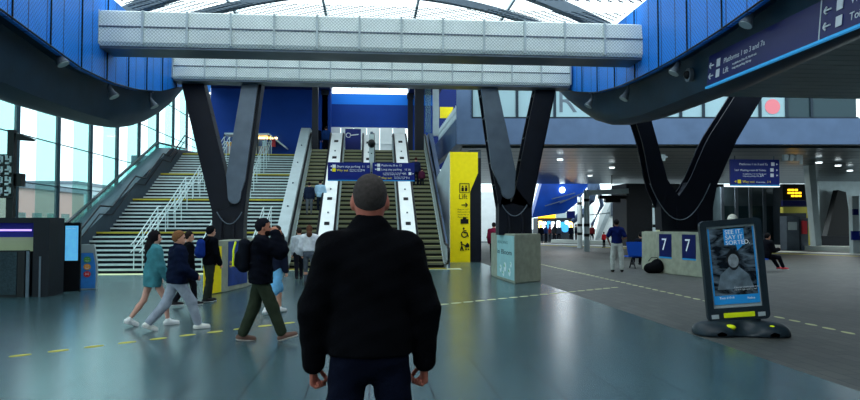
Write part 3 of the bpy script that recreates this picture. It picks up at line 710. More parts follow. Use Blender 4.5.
# ============================================================ ESCALATORS
EY0 = 25.5; T30 = math.tan(math.radians(30)); RUN = Z2/T30
def esc_z(y): return min(max(0, (y-1.0)*T30), Z2) if True else 0
ESC = [(-2.5, 'leftmost escalator beside the wide stairs, carrying people up'), (-.86, 'second escalator from the left, partly behind the left hanging sign'), (.68, 'third escalator from the left, right of the sign post'), (2.32, 'rightmost escalator beside the yellow lift panel')]
def prof(h, y0, y1, n=40):
    out = []
    for i in range(n+1):
        y = y0+(y1-y0)*i/n; out.append((y, esc_z(y)+h))
    return out
YL = RUN+2.2
def escalator(x, label):
    root = empty('escalator', (x, EY0-1, 0), 0, label, 'escalator', 'four escalators in a bank')
    mb = MB(); n = 27
    mb.box(-.45, .45, .0, 1.0, -.1, .02, 1)
    for i in range(n):
        y, z = 1.0+i*RUN/n, i*Z2/n; h = Z2/n
        mb.box(-.45, .45, y, y+.04, z, z+h*.5, 1); mb.box(-.45, .45, y-.01, y+.06, z+h*.5, z+h*.92, 0); mb.box(-.45, .45, y-.015, y+RUN/n+.02, z+h*.92, z+h, 2)
    mb.box(-.45, .45, 1+RUN, YL, Z2-.1, Z2+.01, 1)
    mb.build('step_band', [M['escr'], M['escd'], M['escy']], root)
    MB().prism([(-.5, 1, -.02), (-.5, 1+RUN, Z2-.3), (-.5, 1+RUN, Z2-1.1), (-.5, 2.6, -.02)], (1, 0, 0)).build('truss', M['dark'], root)
    for sx in (-1, 1):
        hi = prof(.82, .25, YL); lo = prof(-.05, .0, YL)
        b = MB(); N = len(hi)
        for i in range(N-1):
            b.prism([(sx*.47, lo[i][0], max(0.0, lo[i][1])), (sx*.47, lo[i+1][0], max(0.0, lo[i+1][1])), (sx*.47, hi[i+1][0], hi[i+1][1]), (sx*.47, hi[i][0], hi[i][1])], (sx*.03, 0, 0))
        b.build('balustrade', M['light'] if abs(x) < 3 else M['light'], root)
        b = MB(); pts = [(sx*.5, y, z) for y, z in prof(.88, .2, YL)]
        loop = [(sx*.5, .2-.35*math.sin(a), .53+.35*math.cos(a)) for a in np.linspace(math.pi, 0, 9)][:-1]
        b.tube([(sx*.5, .8, .18)]+loop+pts, .045, 8); b.build('handrail', M['black'], root)
        b = MB(); pts = prof(.1, .4, YL)
        b.tube([(sx*.455, y, z+.06) for y, z in pts], .02, 6); b.build('skirt_trim', M['rail'], root)
    MB().box(-.45, .45, .0, .25, 0, .03).build('comb_plate', M['stepy'], root)
    return root
for x, l in ESC: escalator(x, l)
def median(x0, x1, off, m, label, signs=True):
    root = empty('escalator_median', ((x0+x1)/2, EY0-1, 0), 0, label, 'cladding'); w = (x1-x0)/2
    b = MB(); hi = prof(off, .5, YL, 20); lo = prof(-.4, .5, YL, 20)
    for i in range(20):
        b.prism([(-w, lo[i][0], max(0, lo[i][1])), (-w, lo[i+1][0], max(0, lo[i+1][1])), (-w, hi[i+1][0], hi[i+1][1]), (-w, hi[i][0], hi[i][1])], (2*w, 0, 0))
    b.build('sloped_deck', m, root)
    if signs:
        for y in (2.2, 4.0, 5.8, 7.6, 9.3):
            z = esc_z(y)+off; t = Vector((0, math.cos(math.pi/6), .5)); nn = Vector((0, -.5, math.cos(math.pi/6))); c = Vector((0, y, z+.005))
            MB().prism([c+Vector((-.1, 0, 0)), c+Vector((.1, 0, 0)), c+Vector((.1, 0, 0))+t*.22, c+Vector((-.1, 0, 0))+t*.22], nn*.02).build('notice_plate', M['txtd'], root)
    for y in (3.1, 4.9, 6.7, 8.4):
        MB().box(-.03, .03, y-.1, y+.1, esc_z(y)+off-.04, esc_z(y)+off+.02).build('deck_stud', M['grey'], root)
    return root
median(-1.95, -1.41, .9, M['white'], 'white sloped cladding between the first and second escalators')
median(-.31, .13, .84, M['white'], 'white sloped cladding between the second and third escalators behind the sign post')
median(1.23, 1.77, .9, M['white'], 'white sloped cladding between the third and fourth escalators')
median(-3.5, -3.05, 1.15, M['light'], 'broad pale grey sloped wall between the wide stairs and the leftmost escalator', False)
median(2.86, 2.95, .75, M['facade'], 'blue-grey sloped wall on the right of the rightmost escalator', False)
# ============================================================ LIFT ENCLOSURE (yellow panel)
lf = P(462, 258, 29); lx0 = P(450, 200, 29).x; lx1 = P(478, 200, 29).x; zt = P(460, 152, 29).z; zc = P(460, 173, 29).z; zc2 = P(460, 192, 29).z; xn = P(470, 200, 29).x
lift = empty('lift_enclosure', ((lx0+lx1)/2, 29, 0), 0, 'tall yellow lift panel with black symbols beside the rightmost escalator', 'lift')
cx = (lx0+lx1)/2
MB().prism([(lx0-cx, 0, 0), (xn-cx, 0, 0), (xn-cx, 0, zc2), (lx1-cx, 0, zc), (lx1-cx, 0, zt), (lx0-cx, 0, zt)], (0, .25, 0)).build('yellow_panel', M['yellow'], lift)
MB().prism([(lx0-cx, .25, 0), (xn-cx, .25, 0), (xn-cx, .25, zc2), (lx1-cx, .25, zc), (lx1-cx, .25, zt-.05), (lx0-cx, .25, zt-.05)], (0, 1.2, 0)).build('shaft_casing', M['dark'], lift)
MB().prism([(lx0-cx-.03, 0, 0), (lx0-cx-.03, 0, zt), (lx0-cx-.5, 1.6, zt-1.2), (lx0-cx-.5, 1.6, 0)], (.03, 0, 0)).build('side_panel', M['light'], lift, label='pale grey slanted side panel')
MB().box(xn-cx, xn-cx+.5, .1, 1.4, 0, 4.5).build('door_frame', M['dark'], lift)
Ml = frame((-.3, -.012, 0), (1, 0, 0), (0, 0, 1))
def zy(py): return P(462, py, 29).z
text('Lift', 'lift_text', .30, M['txtd'], lift, Ml @ Matrix.Translation((.06, zy(199), 0)))
for i in range(4): text(('Platforms 1 to 7', 'Platforms 8 to 15', 'and the way out', 'Please give way')[i], 'small_text', .075, M['txtd'], lift, Ml @ Matrix.Translation((.02, zy(210)-.11*i, 0)))
N_ = Vector((0, -.012, 0))
def icon(mb, kind, c, r):
    c = Vector(c); V = lambda x, z: c+Vector((x*r, 0, z*r))
    if kind == 'lift':
        for a, b in (((-1, -1), (1, -1)), ((1, -1), (1, 1)), ((1, 1), (-1, 1)), ((-1, 1), (-1, -1))): mb.bar(V(*a), V(*b), .03, .02)
        for x in (-.4, .35): mb.disc(V(x, .35), r*.18, N_, 10); mb.prism([V(x-.25, -.7), V(x+.25, -.7), V(x+.25, .1), V(x-.25, .1)], N_)
    if kind == 'arrow': mb.bar(V(-1, 0), V(1, 0), .03, .04); mb.bar(V(.3, .7), V(1, 0), .03, .04); mb.bar(V(.3, -.7), V(1, 0), .03, .04)
    if kind == 'bag': mb.prism([V(-1, -.7), V(1, -.7), V(1, .5), V(-1, .5)], N_); mb.bar(V(-.4, .6), V(.4, .6), .03, .12); mb.bar(V(-.35, .5), V(-.35, .9), .03, .03); mb.bar(V(.35, .5), V(.35, .9), .03, .03); mb.bar(V(-.35, .9), V(.35, .9), .03, .03)
    if kind == 'wheel':
        mb.disc(V(-.2, 1), r*.2, N_, 10); mb.bar(V(-.2, .8), V(-.1, .05), .03, .06); mb.bar(V(-.1, .1), V(.5, .1), .03, .05); mb.bar(V(.5, .1), V(.8, -.8), .03, .05); mb.bar(V(-.15, .5), V(.4, .5), .03, .04)
        mb.tube([V(-.05+.6*math.cos(a), -.3+.6*math.sin(a)) for a in np.linspace(1.9, 6.0, 14)], .022, 5)
    if kind == 'pram':
        mb.disc(V(-.7, .8), r*.2, N_, 10); mb.bar(V(-.7, .6), V(-.6, -.1), .03, .09); mb.bar(V(-.6, -.1), V(-.9, -1), .03, .05); mb.bar(V(-.6, -.1), V(-.3, -1), .03, .05); mb.bar(V(-.65, .5), V(.1, .1), .03, .04)
        mb.prism([V(.1, -.3), V(1, -.3), V(1, .3), V(.6, .7), V(.1, .1)], N_); mb.disc(V(.3, -.7), r*.18, N_, 8); mb.disc(V(.85, -.7), r*.18, N_, 8)
for k, py, r in (('lift', 188, .2), ('arrow', 205, .13), ('bag', 221, .17), ('wheel', 233, .2), ('pram', 246, .2)): 
    ic = MB(); icon(ic, k, (0.02, -.01, zy(py)), r); ic.build('pictogram', M['txtd'], lift)
# escalator return wall, right-hand flank
fk = MB(); fk.prism([(3.05, 30.75, 0), (3.05, 30.75, 3.7), (3.05, 35.3, 6.4), (3.05, 37.5, 6.5), (3.05, 37.5, 0)], (.2, 0, 0)); struct('wall_right', fk, M['facade'])
# ============================================================ RIGHT BUILDING (bridge level)
FX = 3.84; FY = 30
W0 = 30.2; ux = lambda px: (px-457)/F*W0; uz = lambda py: EYE+(225-py)/F*W0
def fs(name, mb, m):
    o = struct(name, mb, m); o.location = (FX, FY, 0); o.rotation_euler = (0, 0, -YAW); return o
ZB, ZT = uz(144), uz(118)
fs('wall_right', MB().box(0, 40, 0, .35, ZB, ZT).box(0, 40, .02, .5, uz(84), 9.6), M['facade'])
struct('wall_right', MB().box(FX, FX+.3, FY+.3, 45, ZB, ZT), M['facade'])
fs('ceiling', MB().box(0, 40, .36, 29, ZB+.02, ZB+.12), M['soffit'])
sb = MB()
for y in np.arange(1, 27, 1.6): sb.box(.3, 40, y, y+1.5, ZB-.06, ZB+.02)
fs('ceiling', sb, M['soffit'])
wx = [ux(x) for x in (472, 518, 556, 600, 645, 683, 706, 733, 763, 790, 815, 862)]
for i in range(len(wx)-1):
    w = MB(); w.box(wx[i]-.06, wx[i]+.06, .03, .2, ZT, uz(84)); w.box(wx[i], wx[i+1], .03, .2, ZT, ZT+.08); w.box(wx[i], wx[i+1], .03, .2, uz(84)-.1, uz(84))
    o = fs('window_%d' % (50+i), w, M['frame'])
    MB().box(wx[i]+.06, wx[i+1]-.06, .1, .13, ZT+.08, uz(84)-.1).build('pane', M['glassw'] if i < 9 else M['glassd'], o)
    if i == 2: text('R', 'window_letter', 1.5, M['grey'], o, frame((ux(556)+.1, .09, ZT+.3), (1, 0, 0), (0, 0, 1)))
    if i == 8: MB().disc((ux(776), .09, ZT+.55), .34, (0, -.01, 0), 24).build('red_dot_sticker', M['red'], o)
fs('wall_right', MB().box(0, ux(472), .03, .3, ZT, uz(84)), M['facade'])
fs('wall_back', MB().box(2, 40, 14, 14.3, ZB+.3, 8.6), M['light'])
fs('floor', MB().box(.3, 40, .5, 27, ZB+.12, ZB+.3), M['grey'])
# palisade on the return wall, tall glass panel, white post and dark portal columns
pf = empty('palisade_fence', (FX+.1, 30.5, 6.3), 0, 'white palisade fence standing on the upper-floor edge above the yellow lift panel', 'fence')
for i in range(14):
    MB().prism([(-.05, i*.62, -.1), (.05, i*.62, -.1), (.05, i*.62, .7), (0, i*.62, .85), (-.05, i*.62, .7)], (0, .04, 0)).build('pale', M['rail'], pf)
MB().box(-.02, .02, 0, 8.2, .2, .26).box(-.02, .02, 0, 8.2, .5, .56).build('fence_rail', M['rail'], pf)
x = P(436, 100, 36).x
MB().box(x-.16, x+.16, 36, 36.3, ZT+.01, 9.4).build('white_post', M['light'], label='pale square post rising right of the escalators beside a tall glass screen', cat='post')
gs = MB().box(P(425, 100, 35.5).x, P(431, 100, 35.5).x, 35.5, 35.56, 6.45, 9.5); gs.build('glass_screen', M['glasst'], label='tall narrow blue-tinted glass screen left of the pale square post', cat='glass screen')
for x0, x1, Y, z0, z1, lb in ((312, 318, 34.5, 5.0, 9.6, 'dark steel column at the head of the leftmost escalator'), (322, 328, 40.5, 5.4, 9.6, 'dark steel column farther back, left of the skylight'), (408, 413, 41, 5.4, 9.6, 'dark steel column farther back, right of the skylight'), (415, 424, 34.5, 5.0, 9.6, 'wide dark steel column at the head of the rightmost escalator')):
    a, b = P(x0, 100, Y).x, P(x1, 100, Y).x
    MB().box(a, b, Y, Y+.35, z0, z1).box(a-.05, b+.05, Y-.05, Y+.4, z1-.3, z1).build('portal_column', M['dark'], label=lb, cat='column')
MB().box(P(440, 110, 42).x, P(453, 110, 42).x, 42, 42.1, P(445, 118, 42).z, P(445, 107, 42).z).build('yellow_sign', M['yellow'], label='plain yellow sign board glimpsed above the palisade fence', cat='sign')
# white doors / panels at the back of the upper floor
for i in range(6):
    a = P(328+13*i, 140, 41.2).x; b = P(328+13*i+12.4, 140, 41.2).x
    MB().box(a, b, 41.2, 41.26, Z2, 7.5).box(a+.05, b-.05, 41.15, 41.2, Z2+1.1, Z2+1.16).build('back_wall_panel', M['white'], label='white wall panel in the row across the back of the upper floor', cat='wall panel', group='white panels at the back of the upper floor')
ps = empty('blue_poster_board', (P(353, 150, 36.5).x, 36.5, Z2), 0, 'small blue board with a white round emblem at the head of the second escalator', 'sign')
MB().box(-.42, .42, 0, .06, .2, 1.35).build('board', M['signblue'], ps)
MB().tube([(-.25+.12*math.cos(a), -.01, 1.0+.12*math.sin(a)) for a in np.linspace(0, 6.28, 17)[:-1]], .02, 5, close=True).bar((-.1, -.01, 1.0), (.3, -.01, 1.05), .02, .05).build('emblem', M['txt'], ps)
MB().box(-.36, -.3, 0, .05, 0, .2).box(.3, .36, 0, .05, 0, .2).build('foot', M['grey'], ps)
# cafe stand on the upper floor
ca = P(226, 150, 40).x; cb = P(287, 150, 40).x; cm_ = P(270, 150, 40).x
cf = empty('cafe_stand', ((ca+cm_)/2, 39.5, Z2), 0, 'teal-framed glass cafe stand lit warm inside at the top of the wide stairs', 'kiosk'); h2 = (cm_-ca)/2
MB().box(-h2, h2, 0, 2.4, 1.36, 1.46).prism([(h2, 0, 1.36), (h2, 0, 1.46), (cb-(ca+cm_)/2, 0, .7), (cb-(ca+cm_)/2, 0, .6)], (0, 2.2, 0)).build('roof', M['light'], cf)
for sx in np.linspace(-h2, h2, 5): MB().box(sx-.04, sx+.04, 0, .08, 0, 1.36).build('frame_post', M['frame'], cf)
MB().box(-h2, h2, .02, .04, .1, 1.34).build('glass_front', M['glass'], cf); MB().box(-h2, h2, 2.2, 2.3, 0, 1.36).build('rear_wall', mat('cafe_wall', (196, 120, 60), .6, var=.5, vscale=4), cf)
MB().box(-h2+.1, h2-.1, .4, .9, 0, .75).build('counter', M['brick'], cf)
MB().box(-.7, 1.6, .9, 1.2, 1.26, 1.34).build('lamp_strip', M['warm'], cf)
MB().box(-.3, 1.5, 2.15, 2.2, .45, 1.2).build('added_glow_panel', mat('cafe_fill_glow', (240, 150, 70), .5, var=.5, vscale=5, emit=1.6), cf)  # glowing panel added on the rear wall to brighten the stand's interior
for i in range(6): MB().box(-1.2+i*.5, -.95+i*.5, .5, .7, .75, 1.0+.08*(i % 3)).build('display_item', [M['orange'], M['white'], M['redb']][i % 3], cf)
# ============================================================ SIGNS
def sign(name, label, loc, w, h, lines, rods=None, cyan=True, dep=.1, rz=0, m='signblue', post=None):
    root = empty(name, loc, rz, label, 'sign')
    MB().box(-w/2, w/2, 0, dep, 0, h).build('board', M[m], root, bevel=.005)
    if cyan: MB().box(-w/2, w/2, -.004, dep+.004, 0, h*.05).build('bottom_strip', M['signcyan'], root)
    for x, y, s, t, mm in lines:
        Mx = frame((x, -.004, y), (1, 0, 0), (0, 0, 1))
        if t in ('<', '>', 'box', 'ybox'):
            b = MB(); k = s*.5; c = Vector((x+k, -.006, y+k*.7))
            if t == '<': b.prism([c+Vector((k*.5, 0, k*.6)), c+Vector((-k*.6, 0, 0)), c+Vector((k*.5, 0, -k*.6))], (0, -.006, 0))
            elif t == '>': b.prism([c+Vector((-k*.5, 0, k*.6)), c+Vector((k*.6, 0, 0)), c+Vector((-k*.5, 0, -k*.6))], (0, -.006, 0))
            else: b.prism([c+Vector((-k, 0, -k)), c+Vector((k, 0, -k)), c+Vector((k, 0, k)), c+Vector((-k, 0, k))], (0, -.006, 0))
            b.build('symbol', mm, root)
        else: text(t, 'lettering', s, mm, root, Mx)
    if rods:
        for x in rods[0]: MB().tube([(x, dep/2, h), (x, dep/2, rods[1])], .03, 8).build('hanger_rod', M['grey'], root)
    return root
W_, YL_ = M['txt'], M['yellow']
D0 = 24.6; u = D0/F
bxl, bxr = P(349, 170, D0).x, P(393.5, 170, D0).x; zb = P(370, 181, D0).z; wS = 42*u; hS = 18.5*u
post = empty('sign_post', (P(371.5, 170, D0).x, D0+.2, 0), 0, 'slim beige post between the middle escalators carrying two blue signs and a dome', 'post')
MB().box(-.09, .09, -.05, .05, 0, 4.9).build('shaft', M['stepl'], post)
for z in (.4, 1.2, 2.0, 3.5, 4.2, 4.7): MB().disc((0, -.05, z), .025, (0, -.01, 0), 8).build('bolt', M['dark'], post)
zz = P(371, 143, D0).z
MB().tube([(0, 0, 4.85), (0, 0, 5.0)], .05).build('dome_bracket', M['grey'], post)
sdf_mesh('camera_dome', [(lambda Q: ell(Q, (0, -.05, zz), (.14, .14, .16)), A_(-.2, -.25, zz-.2), A_(.2, .15, zz+.2), .03, 0)], M['black'], post)
sign('wayfinding_sign', 'left of two blue signs on the post, reading Short stay parking', (bxl, D0, zb), wS, hS,
     [(-wS*.46, hS*.72, .12, '<', W_), (-wS*.39, hS*.72, .12, 'box', W_), (-wS*.29, hS*.72, .115, 'Short stay parking', W_), (wS*.3, hS*.72, .11, '11  12', W_),
      (-wS*.46, hS*.52, .12, '<', W_), (-wS*.39, hS*.52, .12, 'ybox', YL_), (-wS*.29, hS*.52, .115, 'Way out', YL_), (.02, hS*.58, .06, 'Northern Interchange', W_), (.02, hS*.5, .06, 'Caversham Road', W_), (wS*.28, hS*.52, .11, '3 4', W_)])
sign('wayfinding_sign', 'right of two blue signs on the post, reading Platforms 8 to 15', (bxr, D0, zb), wS, hS,
     [(-wS*.46, hS*.8, .11, '<', W_), (-wS*.39, hS*.8, .11, 'box', W_), (-wS*.29, hS*.8, .105, 'Platforms 8 to 15', W_),
      (-wS*.46, hS*.58, .11, '<', W_), (-wS*.39, hS*.58, .11, 'box', W_), (-wS*.29, hS*.58, .105, 'Long stay parking', W_), (wS*.26, hS*.58, .1, '15 16', W_),
      (-wS*.25, hS*.41, .06, 'to platforms 8 to 15, North exit', W_), (-wS*.25, hS*.33, .06, 'Long stay parking, Pick up', W_), (wS*.22, hS*.36, .1, 'Lift', W_), (wS*.36, hS*.36, .1, 'box', W_), (wS*.44, hS*.36, .09, '>', W_),
      (-wS*.46, hS*.12, .11, '<', W_), (-wS*.39, hS*.12, .11, 'ybox', YL_), (-wS*.29, hS*.12, .105, 'Way out', YL_), (.03, hS*.2, .055, 'Northern Interchange', W_), (.03, hS*.12, .055, 'Caversham Road', W_), (wS*.3, hS*.12, .1, '3 4', W_)])
D1 = 31.0; u = D1/F; w = 54*u; h = 28*u; cxs = P(755, 170, D1)
sign('wayfinding_sign', 'blue sign hung under the right building, Platforms 1 to 3 and 7a', (cxs.x, D1, P(755, 186, D1).z), w, h,
     [(-w*.32, h*.78, .15, 'Platforms 1 to 3 and 7a', W_), (w*.33, h*.78, .17, 'box', W_), (w*.42, h*.78, .15, '>', W_),
      (-w*.42, h*.56, .135, '1st+ Waiting room & Toilets', W_), (w*.31, h*.56, .17, 'box', W_), (w*.42, h*.56, .15, '>', W_),
      (-w*.25, h*.43, .09, 'to platforms 1 to 15, North exit', W_), (-w*.25, h*.35, .09, 'Long stay parking, Pick up', W_), (w*.1, h*.36, .15, 'Lift', W_), (w*.31, h*.36, .17, 'box', W_), (w*.42, h*.36, .15, '>', W_),
      (-w*.44, h*.12, .17, '<', YL_), (-w*.36, h*.12, .17, 'ybox', YL_), (-w*.26, h*.12, .17, 'Way out', YL_), (w*.02, h*.12, .1, 'Caversham', W_), (w*.24, h*.12, .15, '3 4', YL_)], rods=((-w*.4, w*.4), 4.9-P(755, 186, D1).z))
# large sign along the right girder
sg = empty('girder_sign', (6.02, 7, PX(705, 87, 6.02).z), 0, 'long navy overhead sign on the right girder reading Platforms, Lift and Toilets', 'sign')
y1 = PX(705, 87, 6.02).y-7; H_ = .56
tilt = Vector((.10, 0, 1)).normalized()
bo = Vector((.03, 0, 0))
MB().prism([bo+Vector((0, -4, 0)), bo+Vector((0, y1, 0)), bo+Vector((0, y1, 0))+tilt*H_, bo+Vector((0, -4, 0))+tilt*H_], (.05, 0, 0)).build('board', M['navy'], sg)
MB().box(-.0, .06, -4, y1, -.035, 0).build('light_strip', mat('strip_cyan', (40, 140, 200), .4, emit=.35), sg)
MB().prism([bo+Vector((-.006, 1.62, 0)), bo+Vector((-.006, 1.64, 0)), bo+Vector((-.006, 1.64, 0))+tilt*H_, bo+Vector((-.006, 1.62, 0))+tilt*H_], (.01, 0, 0)).build('board_joint', M['light'], sg)
def gt(t, s, y, z, m): return text(t, 'lettering', s, m, sg, frame(bo+tilt*z+Vector((-.004, y, 0)), (0, -1, 0), tilt))
dim = mat('sign_white_dim', (196, 206, 214), .5)
gt('Platforms 1 to 3 and 7a', .13, y1-.55, .30, dim); gt('Lift', .14, y1-.55, .12, dim); gt('to platforms 8 to 15, North exit', .055, y1-.85, .20, dim); gt('Long stay parking, Pick up', .055, y1-.85, .13, dim)
gt('Toilets', .15, 1.05, .10, dim); gt('Waiting room', .15, 1.05, .32, dim)
for (y, z) in ((y1-.32, .29), (y1-.32, .10), (1.3, .09), (1.3, .31)):
    c = bo+tilt*z+Vector((-.006, y, 0)); b = MB(); b.prism([c, c+Vector((0, -.12, 0)), c+Vector((0, -.12, 0))+tilt*.14, c+tilt*.14], (-.006, 0, 0)); b.build('symbol', dim, sg)
    c2 = c+Vector((0, .2, 0))+tilt*.07; b = MB(); b.bar(c2+Vector((0, .05, 0)), c2+Vector((0, -.09, 0)), .02, .02); b.bar(c2+Vector((0, .05, 0)), c2+tilt*.05, .02, .02); b.bar(c2+Vector((0, .05, 0)), c2-tilt*.05, .02, .02); b.build('arrow', dim, sg)
# floodlights on the girders
def flood(x, y, z, sx, label):
    r = empty('floodlight', (x, y, z), 0, label, 'floodlight', 'floodlights on the roof girders')
    MB().tube([(0, 0, .16), (0, 0, .02)], .022).box(-.05, .05, -.05, .05, .14, .17).build('bracket', M['grey'], r)
    MB().tube([(0, 0, .03), (-sx*.04, -.0, -.05), (-sx*.08, 0, -.12)], [.035, .05, .085], 14).build('lamp_head', M['grey'], r)
    r.scale = (1.35, 1.35, 1.35)
    MB().tube([(-sx*.081, 0, -.121), (-sx*.085, 0, -.128)], .075, 14).build('lens', M['light'], r)
for px, py, X, lb in ((57, 56, -5.5, 'nearest floodlight under the left girder edge'), (109, 90, -5.5, 'middle floodlight under the left girder edge'), (150, 101, -5.5, 'farthest small floodlight under the left girder edge'),
                      (752, 16, 5.95, 'nearest floodlight under the right girder edge, over the navy sign'), (679, 66, 5.95, 'second floodlight along the right girder edge, beside the camera'), (628, 93, 5.95, 'third floodlight along the right girder edge'), (592, 101, 5.9, 'farthest small floodlight at the right girder end')):
    d = fw+rt*((px-430)/F)+up*((200-py)/F); Y = X/d.x*d.y; p = P(px, py, Y)
    flood(X, Y, p.z+.02, 1 if X > 0 else -1, lb)
X_ = 6.12; d = fw+rt*((690-430)/F)+up*((200-75)/F); p = Vector((0, 0, EYE))+d*(X_/d.x)
ct = empty('security_camera', (6.12, p.y, p.z), 0, 'round security camera on the right girder just left of the navy sign', 'camera')
MB().tube([(.02, 0, 0), (-.05, 0, 0)], .13, 20).build('housing', M['grey'], ct); sdf_mesh('dome', [(lambda Q: ell(Q, (-.05, 0, 0), (.08, .08, .08)), A_(-.2, -.1, -.1), A_(.1, .1, .1), .015, 0)], M['black'], ct)
# ============================================================ ADVERT STAND
g = G(741, 338); AD = 9.55; uA = AD/F
ad = empty('advert_stand', (P(739.5, 300, AD).x, AD, 0), math.radians(-10), 'freestanding black poster stand with dark poster and yellow reflectors', 'poster stand')
w, z0, z1 = 65*uA, P(738, 320, AD).z, P(730, 219, AD).z
roll = Matrix.Rotation(math.radians(-4.6), 4, 'Y')
hb = empty('head', (0, 0, 0)); bpy.data.objects.remove(hb)
def adb(mb, name, m, par=ad, bevel=0, lab=None, sm=False):
    o = mb.build(name, m, par, bevel=bevel, smooth=sm, label=lab)
    o.data.transform(roll if par == ad else roll); return o
hw = w/2-.02; b = MB(); cr = .07
out = []
for cx_, cz_, a0 in ((hw-cr, z0+cr, -90), (hw-cr, z1-cr, 0), (-hw+cr, z1-cr, 90), (-hw+cr, z0+cr, 180)):
    for k in range(5): a = math.radians(a0+k*22.5); out.append((cx_+cr*math.cos(a), cz_+cr*math.sin(a)))
b = MB(); n = len(out); ix0, ix1, iz0, iz1 = -hw+.09, hw-.09, z0+.19, z1-.09
inn = [(min(max(x, ix0), ix1), min(max(z, iz0), iz1)) for x, z in out]
for y, s_ in ((-.05, 1), (.05, 1)): b.v += [(x, y, z) for x, z in out]+[(x, y, z) for x, z in inn]
for k in range(n):
    j = (k+1) % n; b.f += [(k, j, n+j, n+k), (2*n+k, 2*n+j, 3*n+j, 3*n+k), (k, j, 2*n+j, 2*n+k), (n+k, n+j, 3*n+j, 3*n+k)]
b.m = [0]*len(b.f); fr_o = adb(b, 'frame', mat('stand_plastic', (30, 42, 50), .4, var=.1))
adb(MB().box(ix0-.01, ix1+.01, -.01, .01, iz0-.01, iz1+.01), 'poster_edge', M['light'])
poster = bpy.data.materials.new('safety_poster'); poster.use_nodes = True; nt = poster.node_tree; bb = nt.nodes['Principled BSDF']; bb.inputs['Roughness'].default_value = .25
tc = nt.nodes.new('ShaderNodeTexCoord'); nz = nt.nodes.new('ShaderNodeTexNoise'); nz.inputs['Scale'].default_value = 3.2; nz.inputs['Detail'].default_value = 6; nz.inputs['Distortion'].default_value = 1.5
mp = nt.nodes.new('ShaderNodeMapping'); mp.inputs['Scale'].default_value = (1, 1, 2.4); nt.links.new(tc.outputs['Object'], mp.inputs[0]); nt.links.new(mp.outputs[0], nz.inputs['Vector'])
rp = nt.nodes.new('ShaderNodeValToRGB'); rp.color_ramp.elements[0].position = .42; rp.color_ramp.elements[0].color = (.004, .008, .014, 1); rp.color_ramp.elements[1].position = .72; rp.color_ramp.elements[1].color = (.16, .22, .28, 1)
nt.links.new(nz.outputs['Fac'], rp.inputs[0]); nt.links.new(rp.outputs[0], bb.inputs['Base Color'])
px0, px1, pz0, pz1 = ix0+.04, ix1-.04, iz0+.05, iz1-.03
adb(MB().box(px0, px1, -.02, -.01, pz0, pz1), 'poster', poster)
cy = mat('poster_cyan', (40, 150, 225), .4)
adb(MB().box(px0, px1, -.024, -.02, pz0, pz0+.13).box(px0-.02, px0, -.022, -.015, pz0, pz1).box(px1, px1+.02, -.022, -.015, pz0, pz1), 'poster_band', cy)
adb(MB().prism([(px0+.33*(px1-px0), -.02, pz1-.25), (px0+.8*(px1-px0), -.02, pz1-.27), (px0+.8*(px1-px0), -.02, pz1-.02), (px0+.33*(px1-px0), -.02, pz1-.02)], (0, -.004, 0)).prism([(px0+.6*(px1-px0), -.02, pz1-.26), (px0+.75*(px1-px0), -.02, pz1-.27), (px0+.62*(px1-px0), -.02, pz1-.34)], (0, -.004, 0)), 'slogan_patch', cy)
for i, t in enumerate(('SEE IT.', 'SAY IT.', 'SORTED.')):
    o = text(t, 'slogan', .088, M['txt'], ad, frame((px0+.36*(px1-px0), -.026, pz1-.095-.078*i), (1, 0, 0), (0, 0, 1))); o.data.transform(roll)
for i, (t, s_, x, z, mm) in enumerate((('Text 61016', .045, .1, .08, M['txt']), ('Police', .045, .74, .06, M['txt']), ('If you see something that does', .028, .46, .23, dim), ("not look right speak to staff", .028, .46, .195, dim))):
    o = text(t, 'poster_text', s_, mm, ad, frame((px0+x*(px1-px0), -.026, pz0+z), (1, 0, 0), (0, 0, 1))); o.data.transform(roll)
pm = (px0+px1)/2; pz = (pz0+pz1)/2+.08
gm = mat('poster_grey', (96, 112, 124), .5, var=.4, vscale=9); gd = mat('poster_dark', (14, 18, 24), .5)
fb = MB(); fb.add([(pm+.105*math.cos(a)*(.8 if math.sin(a) < 0 else 1), -.0235, pz+.15*math.sin(a)) for a in np.linspace(0, 6.283, 25)[:-1]], [tuple(range(24))], 0)
fb.add([(pm+.075*math.cos(a), -.0245, pz-.01+.1*math.sin(a)) for a in np.linspace(0, 6.283, 25)[:-1]], [tuple(range(24))], 1)
fb.add([(pm-.26, -.0225, pz-.42), (pm-.2, -.0225, pz-.2), (pm-.07, -.0225, pz-.1), (pm+.07, -.0225, pz-.1), (pm+.2, -.0225, pz-.22), (pm+.26, -.0225, pz-.42)], [tuple(range(6))], 2)
adb(fb, 'poster_figure', [gd, mat('poster_skin', (128, 138, 146), .5, var=.3, vscale=20), gm])
adb(MB().box(-hw*.5, hw*.5, -.062, -.045, z0+.05, z0+.12), 'reflector', M['reflect'], bevel=.004, lab='wide fluorescent yellow reflector bar')
for sx in (-.78, .72): adb(MB().box(hw*sx-.05, hw*sx+.05, -.06, -.045, z0+.045, z0+.105), 'side_reflector', M['light'])
adb(MB().box(-.3, .3, -.03, .03, z0-.1, z0+.02), 'neck', M['black'])
def fbase(Q):
    d = eseg(Q, A_(-.52, 0, .03), A_(.52, 0, .03), (.26, .13), (.26, .13), A_(0, 1, 0))
    for x in (-.36, .36): d = smin(d, ell(Q, (x, -.04, .06), (.24, .26, .13)), .12)
    d = smin(d, ell(Q, (0, 0, .1), (.34, .14, .13)), .08)
    d = -smin(-d, ell(Q, (0, -.3, .16), (.16, .2, .12)), .06)
    return np.maximum(d, .005-Q[:, 2])
sdf_mesh('ballast_base', [(fbase, A_(-.72, -.3, 0), A_(.72, .3, .3), .018, 0)], mat('stand_plastic', (30, 42, 50), .4), ad)
